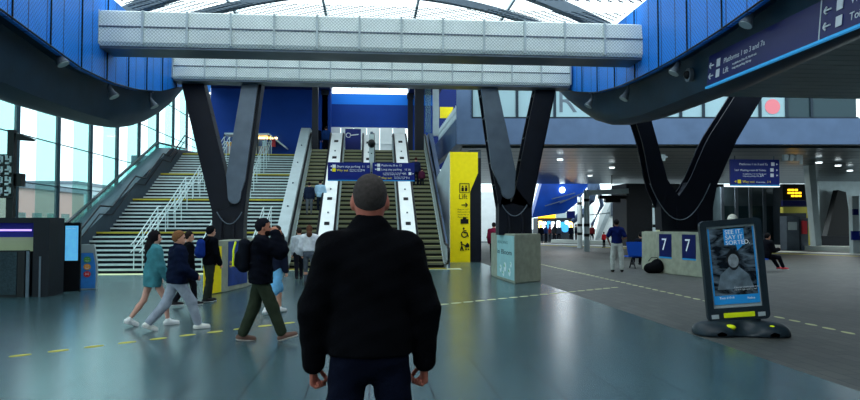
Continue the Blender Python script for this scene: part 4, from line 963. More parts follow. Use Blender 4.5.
for x in (-.21, .36): sdf_mesh('reflector', [(lambda Q, x=x: np.maximum(ell(Q, (x, -.2, .135), (.085, .07, .04)), -9), A_(x-.12, -.3, .1), A_(x+.12, -.1, .22), .01, 0)], M['reflect'], ad, label='yellow reflector')
# ============================================================ LEFT: KIOSK, SCREEN TOTEM, CURVED TOTEM, POST
kb = G(48, 297); kl = G(0, 303)
ki = empty('information_kiosk', (kb.x, kb.y, 0), 0, 'dark kiosk with grey panelled counter and purple strip light at the left edge', 'kiosk')
W2 = 3.0
ki.scale = (1, .47, 1)
hK = 1.6+7/F*15.8
MB().box(-.34, 0, .0, 1.6, 0, hK).build('end_pillar', M['dark'], ki)
MB().box(-W2, -.34, .3, 1.6, hK-.12, hK).box(-W2, -.34, 1.5, 1.6, 0, hK).build('canopy', M['dark'], ki)
MB().box(-W2, -.5, -.05, .45, 0, 1.03).build('counter', M['black'], ki)
for i in range(3): MB().box(-.66-.78*i-.74, -.66-.78*i, -.08, -.05, .06, 1.0).build('counter_panel', M['board'], ki)
MB().box(-.47, -.4, -.06, .0, 0, 1.02).box(-.2, -.16, -.03, .0, 0, .9).build('rail', M['grey'], ki)
MB().box(-1.6, -.5, .5, .56, hK-.3, hK-.26).build('strip_light', M['purple'], ki)
MB().box(-W2, -.36, 1.1, 1.2, 1.0, hK-.12).build('back_panel', mat('kiosk_blue', (30, 40, 150), .5), ki)
MB().box(-W2, -.5, 1.0, 1.08, 1.0, 1.32).build('pale_board', M['cyl'], ki)
sc_ = G(70, 291)
sT = empty('screen_totem', (sc_.x+.06, sc_.y-.1, 0), math.radians(12), 'tall black totem with a glowing blue screen beside the kiosk', 'screen')
MB().box(-.19, .19, 0, .14, 0, 1.66).build('casing', M['black'], sT, bevel=.01)
scm = mat('screen_blue2', (90, 175, 225), .3, var=.25, vscale=4, emit=.5)
MB().box(-.14, .14, -.012, 0, .74, 1.58).build('screen', scm, sT)
text('DEPARTURES', 'screen_text', .035, M['txt'], sT, frame((-.12, -.016, 1.5), (1, 0, 0), (0, 0, 1)))
cu = G(87, 289.5)
cT = empty('feedback_totem', (cu.x, cu.y, 0), math.radians(6), 'low curved blue totem with green, orange and red round faces', 'totem'); cT.scale = (1.12, 1, 1)
pr_ = [(-.2, -.02), (-.215, .3), (-.2, .7), (-.15, 1.12), (.13, 1.12), (.19, .7), (.2, .3), (.185, -.02)]
ptz = lambda t: [(x+.0*t, 0, max(0, z)) for x, z in pr_]
MB().prism(ptz(0), (0, .1, 0)).build('edge', M['light'], cT)
MB().prism([(x*.88, -.012, .03+max(0, z)*.78) for x, z in pr_], (0, .014, 0)).build('face_panel', mat('totem_blue', (60, 140, 225), .4, var=.2, vscale=4), cT)
MB().prism([(x*.8, -.014, .92+max(0, z)*.14) for x, z in pr_], (0, .014, 0)).build('head_panel', M['light'], cT)
for z, mm in ((.74, 'green'), (.56, 'orange'), (.38, 'redb')):
    MB().disc((.0, -.012, z), .075, (0, -.012, 0), 20).build('button', M[mm], cT)
    b = MB(); b.tube([(.04*math.cos(a), -.026, z+(.04*math.sin(a) if mm != 'redb' else -.035-.04*math.sin(a))) for a in np.linspace(3.5, 5.9, 7)], .006, 4); b.disc((-.025, -.024, z+.025), .009, (0, -.004, 0), 8).disc((.025, -.024, z+.025), .009, (0, -.004, 0), 8); b.build('button_face', M['txt'], cT)
po = empty('lamp_post', (P(11, 180, 17.8).x, 17.8, 0), 0, 'black pole with a departures board and small lamp arm rising behind the kiosk', 'pole')
uP = 17.6/F; zP = lambda py: P(11, py, 17.6).z
MB().box(-.07, .09, -.08, .08, 0, zP(129)).build('pole', M['black'], po)
MB().bar((0, 0, zP(133)), (.28, 0, zP(134)), .05, .05).build('arm', M['black'], po); MB().prism([(.12, -.08, zP(132)), (.55, -.08, zP(138)), (.5, -.08, zP(140)), (.14, -.08, zP(139))], (0, .16, 0)).build('lamp', M['black'], po)
MB().box(.1, .3, -.1, .1, zP(186), zP(173)).build('junction_box', M['black'], po)
db = empty('departure_board', (P(5, 180, 17.64).x, 17.63, zP(198)), 0, 'black board with broken white lettering mounted on the pole at far left', 'sign')
MB().box(-.42, .2, 0, .08, 0, 42*uP).build('board', M['black'], db)
b = MB()
for r in range(4):
    for k in range(3):
        x = -.40+.2*k; z = .06+r*.26
        b.box(x, x+.15, -.012, 0, z, z+.05); b.box(x+.1, x+.15, -.012, 0, z, z+.2); b.box(x, x+.12, -.012, 0, z+.1, z+.14); b.box(x+(.0 if (r+k) % 2 else .05), x+.06+(.0 if (r+k) % 2 else .05), -.012, 0, z+.14, z+.22)
b.build('lettering', M['white2'], db)
# ============================================================ PLATFORM SIDE (beyond the right-hand building)
ka, kb_ = G(543, 243), G(900, 254)
dK = Vector((kb_.x-ka.x, kb_.y-ka.y, 0)); nK = Vector((-dK.y, dK.x, 0)).normalized()
def strip(o0, o1, z0, z1, m, nm='trim_6'):
    p = [Vector((ka.x, ka.y, z0))+nK*o0, Vector((kb_.x, kb_.y, z0))+nK*o0, Vector((kb_.x, kb_.y, z0))+nK*o1, Vector((ka.x, ka.y, z0))+nK*o1]
    struct(nm, MB().prism(p, (0, 0, z1-z0)), m)
strip(-5.2, -4.6, 0, .008, M['tact'], 'trim_6'); strip(-3.0, -1.2, 0, .012, M['kerb'], 'trim_7')
strip(-1.2, 1.0, 0, .01, M['txtd'], 'trim_8'); strip(1.0, 1.8, 0, .3, M['kerb'], 'trim_9')
def pm_(x0, x1, y0, y1, Y, dep=.2, z=None):
    a = P(x0, y1, Y); b = P(x1, y0, Y); return (a.x, b.x, Y, Y+dep, max(0, a.z) if z is None else z, b.z)
def tt(mb, name, m, label, cat, group=None, bevel=0): return mb.build(name, m, label=label, cat=cat, group=group, bevel=bevel)
# big blue canopy with round lamps
cyb = empty('blue_canopy', (0, 0, 0), 0, 'large leaning dark blue canopy wall with round lamps beyond the middle V column', 'canopy')
q = [P(545, 172, 61), P(597, 172, 61), P(577, 203, 61), P(565, 213, 61), P(545, 216, 61), P(532, 218, 61)]
MB().prism(q, (0, 1.2, 0)).build('canopy_skin', mat('canopy_blue', (18, 62, 150), .35, var=.25, vscale=.6), cyb)
for px, py in ((562, 190), (581, 203), (588, 191)):
    c = P(px, py, 60.9); MB().disc(c, .26, (0, -.1, 0), 16).build('round_lamp', M['sky_lamp'] if px == 562 else M['lampw'], cyb)
bb_ = MB()
for (a, b) in (((552, 199), (575, 193)), ((545, 206), (565, 200)), ((560, 203), (590, 190))): bb_.bar(P(*a, 60.8), P(*b, 60.8), .08, .08)
bb_.build('brace', M['grey'], cyb)
cg = empty('canopy_frame', (0, 0, 0), 0, 'curved blue-grey steel canopy support behind the pale gantry', 'canopy frame')
MB().tube([P(594, 180, 59.5), P(590, 200, 59.5), P(582, 214, 59.5), P(572, 222, 59.5)], [.5, .45, .35, .2], 8).tube([P(597, 182, 59.5), P(602, 205, 59.5), P(592, 225, 59.5)], [.2, .2, .15], 8).build('curved_strut', M['facade'], cg)
# white end wall of the platform building
we = empty('white_end_wall', (0, 0, 0), 0, 'bright white gable wall with two slot windows behind the standing man', 'wall')
q = [P(594, 242, 62), P(628, 242, 62), P(628, 180, 62), P(616, 180, 62), P(600, 215, 62)]
for v in q: v.z = max(v.z, 0)
MB().prism(q, (0, .3, 0)).build('gable_panel', mat('gable_white', (232, 240, 240), .6, emit=0), we)
MB().prism([P(596, 238, 61.9), P(600, 238, 61.9), P(622, 188, 61.9), P(617, 188, 61.9)], (0, .1, 0)).build('raking_strut', M['light'], we)
for x in (611, 620): MB().box(*pm_(x, x+3, 203, 216, 61.85, .1, P(x, 216, 61.9).z)).build('slot_window', M['grey'], we)
# pale gantry: two poles and a top beam
ga = empty('pale_gantry', (0, 0, 0), 0, 'pale grey gantry of two banded poles and a top beam on the platform side', 'gantry')
for px, yt, yb, Y in ((587, 190, 251, 40), (580, 197, 247, 46)):
    a = P(px, yb, Y); b = P(px, yt, Y)
    p = MB().tube([(a.x, a.y, 0), (a.x, a.y, b.z)], .17, 12).build('pole', M['light'], ga)
    for z in (.9, 1.5, 3.0): MB().tube([(a.x, a.y, z), (a.x, a.y, z+.18)], .18, 12).build('black_band', M['black'], p)
MB().bar(P(585, 193, 40), P(628, 191, 40), .25, .3).build('top_beam', M['light'], ga)
MB().bar(P(588, 215, 40), P(610, 213, 40), .06, .06).build('cross_rod', M['light'], ga)
pu = empty('hanging_speaker_cluster', P(612, 197, 42), 0, 'black hanging fitting below the pale gantry beam', 'fitting')
MB().box(-.9, .9, -.2, .2, -.12, .1).box(-.5, .5, -.2, .2, -.35, -.12).build('housing', M['black'], pu, bevel=.03); MB().tube([(0, 0, .1), (0, 0, 1.4)], .03).build('hanger', M['black'], pu)
cfr = tt(MB().box(*pm_(567, 575, 211, 218, 50, .1, P(567, 218, 50).z)), 'platform_sign', M['signblue'], 'small plain blue hanging sign among the distant platform shops', 'sign')
# shops with yellow fascias
for i, (x0, x1, lb) in enumerate(((538, 556, 'distant platform shop with yellow lit fascia, left one'), (556, 574, 'distant platform shop with round blue screen, right one'))):
    Y = 67; r = empty('platform_shop', (0, 0, 0), 0, lb, 'shop')
    MB().box(*pm_(x0, x1-.6, 218, 243, Y, 2, 0)).build('shop_body', mat('shop_dark', (44, 50, 56), .6, var=.5, vscale=.8), r)
    MB().box(*pm_(x0, x1-.6, 212.5, 218, Y-.2, .2, P(x0, 218, Y).z)).build('fascia', M['amber'] if i == 0 else M['stepl'], r)
    for k in range(4): MB().box(*pm_(x0+1+k*4.2, x0+4+k*4.2, 221+k % 2, 229, Y-.1, .1, P(x0, 229, Y).z)).build('lit_display', [M['warm'], M['lampw'], M['screen'], M['lampw']][(k+i) % 4], r)
    if i: MB().disc(P(565, 228, Y-.3), .42, (0, -.05, 0), 20).build('round_screen', M['screen'], r)
tt(MB().box(*pm_(574, 594, 205, 243, 68, .3, 0)), 'platform_hoarding', M['white'], 'grey hoarding between the distant shops and the white gable wall', 'hoarding')
tt(MB().box(*pm_(478, 512, 192, 231, 66, .3, 0)), 'far_hoarding', M['white'], 'pale panel behind the person in the dark red top', 'hoarding')
# dark platform building
tt(MB().box(*pm_(627, 724, 184, 246, 50, 3, 0)), 'platform_building', mat('dark_clad', (18, 26, 34), .6, var=.2), 'dark platform building behind the right V column', 'building')
pk = empty('waiting_room', (0, 0, 0), 0, 'grey glazed waiting room with yellow trim behind the right-hand direction sign', 'building')
MB().box(*pm_(722, 777, 187, 246, 43.6, 2.5, 0)).build('body', mat('wait_wall', (52, 66, 72), .4, .2, var=.3, vscale=1), pk)
for x in (724, 738, 752, 766): MB().box(*pm_(x, x+12, 206, 243, 42.95, .05, .2)).build('glazed_bay', M['glassd'], pk)
for x in (722, 736, 750, 764, 778): MB().box(*pm_(x, x+2, 187, 246, 42.85, .1, 0)).build('mullion', M['grey'], pk)
MB().box(*pm_(778, 783, 214, 244, 42.8, .1, 0)).build('yellow_jamb', M['tact'], pk)
mc = empty('ticket_machine', (0, 0, 0), 0, 'pair of pale ticket machines under the orange departures display', 'ticket machine')
MB().box(*pm_(787, 799, 216, 243, 40.5, .7, 0)).build('cabinet', M['grey'], mc); MB().box(*pm_(801, 808, 218, 243, 40.5, .7, 0)).build('cabinet', M['grey'], mc)
MB().box(*pm_(789, 797, 222, 230, 40.4, .1, P(789, 230, 40.4).z)).build('screen', M['light'], mc); MB().box(*pm_(802.5, 807, 221, 234, 40.4, .1, P(802, 234, 40.4).z)).build('notice', M['redb'], mc)
yb_ = tt(MB().box(*pm_(781, 812, 187, 245, 42, .8, 0)), 'display_column', mat('col_dark', (26, 36, 44), .5), 'dark square pier carrying the orange departures display', 'pier')
tt(MB().box(*pm_(783, 818, 207, 213, 41.2, .3, P(790, 213, 41.2).z)).box(*pm_(810, 816, 207, 244, 41.2, .3, 0)), 'yellow_portal', M['tact'], 'yellow band and jamb around the pier with the orange display', 'trim frame')
dd = empty('departures_display', (0, 0, 0), 0, 'black departures display glowing orange on the right-hand pier', 'display')
MB().box(*pm_(783, 806, 184, 200, 40.8, .3, P(790, 200, 40.8).z)).build('casing', M['black'], dd)
b = MB()
for r in range(3):
    for k in range(4):
        if (r*4+k) % 5 != 3: b.box(*pm_(788+k*3.6, 790.6+k*3.6, 189+r*3, 190.8+r*3, 40.75, .04, P(790, 190.8+r*3, 40.75).z))
b.build('orange_text', M['amber'], dd)
tt(MB().box(*pm_(783, 809, 200.5, 206, 40.8, .2, P(790, 206, 40.8).z)), 'platform_number_sign', M['navy'], 'narrow navy sign strip below the orange departures display', 'sign')
tt(MB().prism([P(816, 246, 38), P(822, 246, 38), P(814, 150, 38), P(807, 150, 38)], (0, .5, 0)), 'raking_column', M['light'], 'pale leaning steel column right of the orange display', 'column')
wb = empty('platform_end_wall', (0, 0, 0), 0, 'white wall with dark leaning buttress at the far right', 'wall')
MB().box(*pm_(820, 864, 172, 236, 52, .3, P(820, 236, 52).z)).build('white_panel', M['light'], wb)
MB().prism([P(826, 240, 51), P(853, 240, 51), P(846, 192, 51), P(838, 190, 51)], (0, .6, 0)).build('buttress', M['txtd'], wb)
MB().box(*pm_(820, 866, 236, 246, 50.5, .5, 0)).build('low_wall', M['dark'], wb)
np_ = empty('platform_number_post', (0, 0, 0), 0, 'pale post with dark panel and blue foot at the right edge of the photo', 'post')
MB().box(*pm_(853, 859, 196, 240, 36, .3, 0)).build('post', M['light'], np_); MB().box(*pm_(853.5, 858.5, 209, 215, 35.9, .1, P(855, 215, 35.9).z)).build('number_panel', M['navy'], np_); MB().box(*pm_(852, 860, 231, 240, 35.85, .1, P(855, 240, 35.85).z)).build('blue_foot', M['signblue'], np_)
wp = empty('banded_pole', (P(654, 200, 27).x, 27, 0), 0, 'white pole with black bands rising behind the blue bench', 'pole')
MB().tube([(0, 0, 0), (0, 0, 5.0)], .07, 12).build('pole', M['light'], wp)
for z in (1.5, 2.3, 3.0): MB().tube([(0, 0, z), (0, 0, z+.12)], .075, 12).build('black_band', M['black'], wp)
sp_ = empty('slim_sign_post', (P(660, 200, 30).x, 30.3, 0), 0, 'slim cream post with a small sign just left of the right V column', 'post')
MB().box(-.1, .1, 0, .1, 0, 3.0).build('post', M['cyl'], sp_); MB().box(-.11, .11, -.03, 0, 1.9, 2.5).build('sign_plate', M['navy'], sp_); MB().box(-.11, .11, -.03, 0, 1.4, 1.7).build('yellow_plate', M['tact'], sp_)
tt(MB().box(*pm_(470, 481, 150, 262, 30.6, .6, 0)), 'lift_side_column', M['grey'], 'grey square column directly right of the yellow lift panel', 'column')
# ceiling lights under the bridge
lights_px = [(819, 163), (838, 166), (850, 171), (612, 168), (560, 160), (590, 176)]
for i, (px, py) in enumerate(lights_px):
    g = G(px, py, 4.86)
    if g.y < 30.5 or g.y > 56: g.y = 40+i
    r = empty('ceiling_light', (g.x, g.y, 4.86), 0, 'round downlight in the dark soffit under the right-hand building', 'ceiling light', 'downlights under the right building')
    MB().disc((0, 0, 0), .16, (0, 0, .05), 14).build('diffuser', M['lampw'], r); MB().tube([(.17*math.cos(a), .17*math.sin(a), .02) for a in np.linspace(0, 6.28, 15)[:-1]], .02, 5, close=True).build('rim', M['grey'], r)
for x0, x1, py, lb in ((648, 668, 157, 'pale service rail with fittings hanging under the building left of the right V column'), (782, 803, 157, 'pale service rail with upright arm right of the blue sign')):
    r = empty('service_rail', P((x0+x1)/2, py, 30.5), 0, lb, 'rail'); hwid = (x1-x0)/2*30.5/F
    MB().bar((-hwid, 0, 0), (hwid, 0, 0), .08, .08).build('rail', M['light'], r)
    for k in (-.8, -.2, .5): MB().box(hwid*k-.09, hwid*k+.09, -.1, .1, -.18, .12).build('fitting', M['light'], r)
    MB().tube([(0, 0, 0), (0, 0, 4.95-P(x0, py, 30.5).z)], .03).build('hanger', M['grey'], r)
    if x0 == 782: MB().box(hwid-.1, hwid+.02, -.05, .05, -.35, 4.9-P(x0, py, 30.5).z).build('upright_arm', M['light'], r)
# outside the left glass: brick offices and teal glass tower
for i, (x0, y0, w, d, h, m, lb) in enumerate(((-34, 50, 9, 12, 4.4, 'brick', 'peach brick office building seen through the left glazing'), (-50, 92, 12, 14, 7, 'light', 'pale office block farther off beyond the left glazing'), (-30, 112, 8, 16, 7, 'brick', 'distant brick building beyond the far end of the glazing'))):
    r = empty('office_building', (x0, y0, -.1), 0, lb, 'building')
    MB().box(0, w, 0, d, 0, h).build('walls', M[m], r); MB().box(-.2, w+.2, -.2, d+.2, h, h+.4).build('roof', M['grey'], r)
    for f in range(int(h//3.2)):
        for k in range(int(d//2.4)): MB().box(w, w+.05, k*2.4+.5, k*2.4+1.9, f*3.2+1, f*3.2+2.6).build('window', M['glasst'], r)
        for k in range(int(w//2.4)): MB().box(k*2.4+.5, k*2.4+1.9, -.05, 0, f*3.2+1, f*3.2+2.6).build('window', M['glasst'], r)
# ============================================================ BENCHES, BAG
bn = empty('blue_bench', (P(642, 265, 24.2).x, 24.2, 0), 0, 'blue plastic bench seen from behind beside the plinth marked 7', 'bench')
MB().prism([(-.5, 0, .45), (.5, 0, .45), (.62, -.08, .98), (-.62, -.08, .98)], (0, .04, 0)).build('backrest', M['bluep'], bn, bevel=.01)
MB().box(-.5, .5, .03, .5, .42, .46).build('seat', M['bluep'], bn)
for sx in (-.3, .3):
    MB().tube([(sx, -.12, .02), (sx, .15, .42)], .025).tube([(sx, .42, .02), (sx, .15, .42)], .025).build('leg', M['dark'], bn)
MB().tube([(-.3, .15, .4), (.3, .15, .4)], .025).build('crossbar', M['dark'], bn)
bg = G(656, 273)
bo_ = empty('black_bag', (bg.x-.12, bg.y-.1, 0), 0, 'black holdall on the floor between the blue bench and the plinth', 'bag')
sdf_mesh('body', [(lambda Q: np.maximum(smin(ell(Q, (0, 0, .17), (.34, .18, .2)), ell(Q, (.12, 0, .26), (.2, .17, .22)), .05), .004-Q[:, 2]), A_(-.4, -.3, 0), A_(.4, .3, .6), .03, 0)], cloth((16, 18, 22)), bo_)
MB().tube([(-.2, -.05, .4), (-.1, -.05, .52), (.1, -.05, .52), (.2, -.05, .4)], .015, 6).build('handle', M['black'], bo_)
g = G(770, 272); bR = empty('blue_bench', (g.x-.35, g.y+.1, 0), math.radians(-8), 'blue metal bench mostly hidden behind the poster stand', 'bench')
MB().box(-1.6, .25, -.22, .22, .42, .46).build('seat', M['bluep'], bR)
MB().prism([(-1.6, .2, .46), (.2, .2, .46), (.2, .27, .8), (-1.6, .27, .8)], (0, .03, 0)).build('backrest', M['bluep'], bR)
for x in (-1.3, .12): MB().tube([(x, -.18, .02), (x, 0, .42)], .025).tube([(x, .18, .02), (x, 0, .42)], .025).build('leg', M['bluep'], bR)
# ============================================================ PEOPLE
DN = (0, 0, -1)
stand = [((-.05, .02, -1), (0, -.02, -1)), ((.05, .02, -1), (0, -.02, -1))]
relax = [((-.18, 0, -1), (-.02, .18, -1)), ((.18, 0, -1), (.02, .18, -1))]
walkA = [((0, .42, -1), (0, .08, -1)), ((0, -.22, -1), (0, -.62, -1))]      # left leg forward
walkB = [((0, -.22, -1), (0, -.62, -1)), ((0, .42, -1), (0, .08, -1))]
RD = math.radians
def top(c, **k): return dict(c=c, **k)
def bot(c, **k): return dict(c=c, **k)
# foreground man
fm = P(370, 225, 3.32)
person('person', 'broad man in black jacket standing with his back to us, centre foreground', (fm.x, 3.32, 0), RD(1), 1.855,
       [((-.12, .0, -1), (-.03, -.03, -1)), ((.12, .0, -1), (.03, -.03, -1))],
       [((-.33, -.04, -1), (.0, .14, -1)), ((.33, -.04, -1), (.0, .14, -1))],
       dict(top=top((5, 6, 10), th=.026, hem=.01, collar=.045, rib=(5, 6, 10), wrinkle=.005, name='jacket'), bottom=bot((9, 14, 30), th=.016, name='jeans'), shoes=(20, 20, 22),
            hair=dict(c=(58, 54, 53), g=.003, nape=-.1), skin=(170, 100, 84)), res=.010, curl=1.35, wide=1.08, shoulders=.165)
# walking group
g = G(152, 325.5)
person('person', 'girl with long dark hair, teal sweatshirt and bare legs walking right', (g.x, g.y, 0), RD(-58), 1.55, [((0, -.3, -1), (0, -.75, -1)), ((0, .5, -1), (0, .15, -1))],
       [((-.12, .1, -1), (.0, .45, -1)), ((.12, .2, -1), (0, .6, -1))],
       dict(top=top((66, 128, 138), th=.045, hem=-.17, wrinkle=.008, name='sweatshirt'), bottom=bot((20, 24, 30), len=.12, th=.01, name='shorts'), shoes=(232, 236, 236), sole=(240, 240, 240), hair=dict(c=(24, 22, 26), g=.016, long=.42, name='long_hair'), skin=(208, 158, 140)), feet={0: -.35}, wide=1.15)
g = G(176, 330)
person('person', 'boy with brown hair, navy puffer jacket and pale grey joggers striding right', (g.x, g.y, 0), RD(-60), 1.58, [((0, -.4, -1), (0, -.9, -1)), ((0, .62, -1), (0, .3, -1))],
       [((-.15, .0, -1), (.1, .5, -1)), ((.2, .1, -1), (-.2, .9, -.6))],
       dict(top=top((13, 22, 44), th=.05, hem=-.05, collar=.02, wrinkle=.012, name='puffer_jacket'), bottom=bot((150, 160, 174), th=.03, name='joggers'), shoes=(226, 228, 222), sole=(240, 240, 236), hair=dict(c=(120, 84, 56), g=.016, fringe=1)), head=(.35, 1, 0), feet={0: -.4}, wide=1.2)
g = G(187, 306)
person('person', 'person in black partly hidden behind the boy in the navy puffer jacket', (g.x, g.y, 0), RD(-60), 1.5, walkA, relax,
       dict(top=top((9, 10, 14), th=.03, name='coat'), bottom=bot((18, 20, 26)), shoes=(24, 24, 26), sole=(220, 224, 224), hair=dict(c=(36, 30, 28), g=.012)), head=(.2, 1, 0), res=.02)
g = G(209, 302)
_, bpA = person('person', 'person in dark coat wearing a blue backpack beside the yellow plinth panel', (g.x, g.y, 0), RD(-48), 1.58, [((-.02, .16, -1), (0, -.05, -1)), ((.02, -.12, -1), (0, -.25, -1))], [((-.2, .1, -1), (.1, .6, -.8)), ((.2, .1, -1), (0, .4, -1))],
       dict(top=top((8, 11, 18), th=.035, hood=1, name='coat'), bottom=bot((44, 50, 44), th=.026), shoes=(22, 22, 24), sole=(210, 214, 214), hair=dict(c=(16, 17, 22), g=.02, name='beanie')))
g = G(260, 341)
_, bpB = person('person', 'bearded man in black puffer jacket and olive trousers, hand raised to face', (g.x, g.y, 0), RD(-83), 1.73, [((0, -.22, -1), (0, -.42, -1)), ((0, .42, -1), (0, .36, -1))],
       [((-.1, .9, -.5), (.5, -.1, 1)), ((.1, 1, -.38), (-.3, -.35, 1))],
       dict(top=top((8, 11, 20), th=.058, hood=1, hem=-.07, wrinkle=.012, name='puffer_jacket'), bottom=bot((44, 52, 40), th=.032, name='cargo_trousers'), shoes=(96, 70, 60), sole=(190, 180, 170), hair=dict(c=(16, 18, 26), g=.014, name='beanie'), skin=(178, 120, 96)), feet={1: .28, 0: -.12}, wide=1.15)
def beard(b, root):
    hp = b['hp']; k = b['s']; Rm = b['R']; c = b['hcn']
    f = lambda Q: np.maximum(smin(ell(Q, hp(0, .034, -.062), A_(.062, .066, .062)*k, Rm), ell(Q, hp(0, .075, -.085), A_(.04, .035, .035)*k, Rm), .02*k), (((Q-c)@Rm)[:, 2]+.045*k))
    sdf_mesh('beard', [(f, c-.2*k, c+.16*k, .007, 0)], mat('beard', (20, 16, 16), .9, spec=.1), root)
g = G(275, 314)
person('person', 'person in pale blue shorts half hidden behind the man in olive trousers', (g.x, g.y, 0), RD(-40), 1.62, walkA, relax,
       dict(top=top((24, 30, 48), th=.03, name='jacket'), bottom=bot((112, 178, 220), len=.5, th=.03, name='shorts'), shoes=(228, 230, 230), hair=dict(c=(40, 30, 26), g=.012)), res=.02)
g = G(309, 285.5)
person('person', 'girl with brown hair, white hoodie and grey leggings walking towards the escalators', (g.x, g.y, 0), RD(4), 1.6, [((-.03, .2, -1), (0, -.0, -1)), ((.03, -.1, -1), (0, -.3, -1))], [((-.25, 0, -1), (.1, .5, -1)), ((.25, 0, -1), (-.1, .5, -1))],
       dict(top=top((216, 220, 226), th=.035, hood=1, hem=.08, name='hoodie'), bottom=bot((86, 94, 104), th=.006, name='leggings'), shoes=(40, 42, 46), hair=dict(c=(92, 62, 48), g=.014, long=.1)), res=.02)
g = G(297, 281)
person('person', 'person in white shirt walking just left of the girl in the white hoodie', (g.x, g.y+.5, 0), RD(10), 1.55, walkB, relax,
       dict(top=top((206, 214, 222), th=.02, name='shirt'), bottom=bot((26, 28, 36)), shoes=(30, 30, 32), hair=dict(c=(46, 36, 32), g=.012)), res=.022)
def backpack(name, label, b, loc_root, c, stripe=None, size=1.0):
    root = loc_root; s = b['s']; sp = b['sp']
    o = empty(name, root.location, root.rotation_euler.z, label, 'backpack')
    ctr = b['pel']+sp*.33*s+A_(0, -.235*s, 0); k = s*size
    f = lambda Q: smin(eseg(Q, ctr-sp*.14*k, ctr+sp*.13*k, (.155*k, .09*k), (.13*k, .08*k), A_(1, 0, 0)), eseg(Q, ctr-sp*.12*k-A_(0, .07*k, 0), ctr-sp*.0*k-A_(0, .065*k, 0), (.11*k, .05*k), (.11*k, .045*k), A_(1, 0, 0)), .02)
    sdf_mesh('bag_body', [(f, ctr-.35, ctr+.35, .014, 0)], cloth(c), o)
    for sx in (-1, 1):
        pts = [ctr+A_(sx*.08*s, .04, .12*s), b['sh']+A_(sx*.10*s, -.06*s, .09*s), b['sh']+A_(sx*.115*s, .05*s, .08*s), b['sh']+A_(sx*.12*s, .125*s, -.04*s), b['sh']+A_(sx*.14*s, .1*s, -.2*s), ctr+A_(sx*.15*s, .08, -.12*s)]
        MB().tube(pts, .016, 6).build('strap', cloth((14, 16, 22)), o)
    if stripe: MB().tube([ctr+A_(.1*k, -.1*k, .17*k), ctr+A_(.12*k, -.125*k, .06*k), ctr+A_(.1*k, -.13*k, -.14*k)], .014, 6).build('reflective_stripe', M[stripe], o)
    return o
people = [o for o in C.objects if o.name.startswith('person') and o.type == 'EMPTY']
beard(bpB, people[5])
backpack('backpack', 'blue backpack worn by the person beside the yellow plinth panel', bpA, people[4], (24, 50, 128))
backpack('backpack', 'black backpack with a bright yellow stripe worn by the man in olive trousers', bpB, people[5], (14, 18, 26), 'reflect', 1.08)
# people on the escalators
def on_esc(px, py):
    q = (py-225)/F*-1; d = (EY0*T30+1.6)/(T30-q); z = T30*(d-EY0); return (P(px, py, d).x, d, z)
for px, py, H, c, cb, hc_, lb, a in ((309, 216, 1.40, (26, 36, 56), (88, 96, 104), (22, 22, 26), 'person in navy top and grey trousers riding the left escalator, left of the pair', relax),
                                  (320, 214.5, 1.44, (150, 186, 210), (24, 30, 44), (30, 26, 26), 'person in pale blue denim jacket riding the left escalator, right of the pair', [((-.3, 0, -1), (.4, .6, .2)), ((.3, 0, -1), (-.4, .6, .2))]),
                                  (416, 187, 1.36, (22, 30, 60), (22, 26, 40), (60, 30, 30), 'person in navy standing on the right escalator beside the blue sign', relax),
                                  (422, 189, .95, (70, 30, 50), (26, 28, 36), (60, 34, 26), 'child in dark maroon on the right escalator, in front of the standing person', relax)):
    l = on_esc(px, py)
    person('person', lb, (l[0], l[1]+.05, l[2]+.02), RD(3), H, stand, a, dict(top=top(c, th=.035, name='jacket'), bottom=bot(cb), shoes=(26, 26, 28), hair=dict(c=hc_, g=.012)), res=.032)
for px, c, lb in ((317, (14, 18, 28), 'person in black at the head of the left escalator, left of two'), (326, (26, 56, 110), 'person in blue jacket at the head of the left escalator, right of two')):
    person('person', lb, (P(px, 150, 36.4).x, 36.4, Z2), RD(3), 1.45, stand, relax, dict(top=top(c, th=.035, name='jacket'), bottom=bot((20, 26, 40)), shoes=(26, 26, 28), hair=dict(c=(24, 22, 24), g=.012)), res=.032)
g = G(494, 263)
person('person', 'person in dark red top and black trousers walking away behind the middle V column', (g.x, g.y, 0), RD(-8), 1.74, walkA, [((-.2, 0, -1), (.1, .5, -1)), ((.2, 0, -1), (-.1, .5, -1))], dict(top=top((110, 26, 52), th=.035, name='top'), bottom=bot((18, 20, 30)), shoes=(20, 20, 22), hair=dict(c=(26, 22, 22), g=.012)), res=.026)
g = G(617, 272)
person('person', 'man in navy top and pale trousers, hand on hip, left of the blue bench', (g.x, g.y, 0), RD(-14), 1.80, [((-.1, .03, -1), (-.0, -.03, -1)), ((.14, .0, -1), (.02, -.05, -1))],
       [((-.5, -.1, -1), (.35, .5, -.8)), ((.4, -.25, -1), (-.5, .5, -.3))], dict(top=top((12, 24, 74), th=.02, sleeve=.4, hem=.02, name='t_shirt'), bottom=bot((176, 182, 180), th=.03), shoes=(24, 24, 26), hair=dict(c=(20, 20, 24), g=.012), skin=(120, 84, 70)), res=.022)
sit = [((-.12, 1, -.05), (0, .1, -1)), ((.12, 1, -.05), (0, .1, -1))]
person('person', 'person in black sitting on the blue bench beside the black bag, back to us', (P(641, 245, 24.45).x, 24.45, 0), RD(0), 1.6, sit, [((-.2, .2, -1), (.3, 1, -.1)), ((.2, .2, -1), (-.3, 1, -.1))],
       dict(top=top((16, 20, 30), th=.035, name='jacket'), bottom=bot((20, 22, 30)), shoes=(20, 20, 22), hair=dict(c=(18, 18, 22), g=.014)), res=.026, hips=.56)
g = G(768, 272)
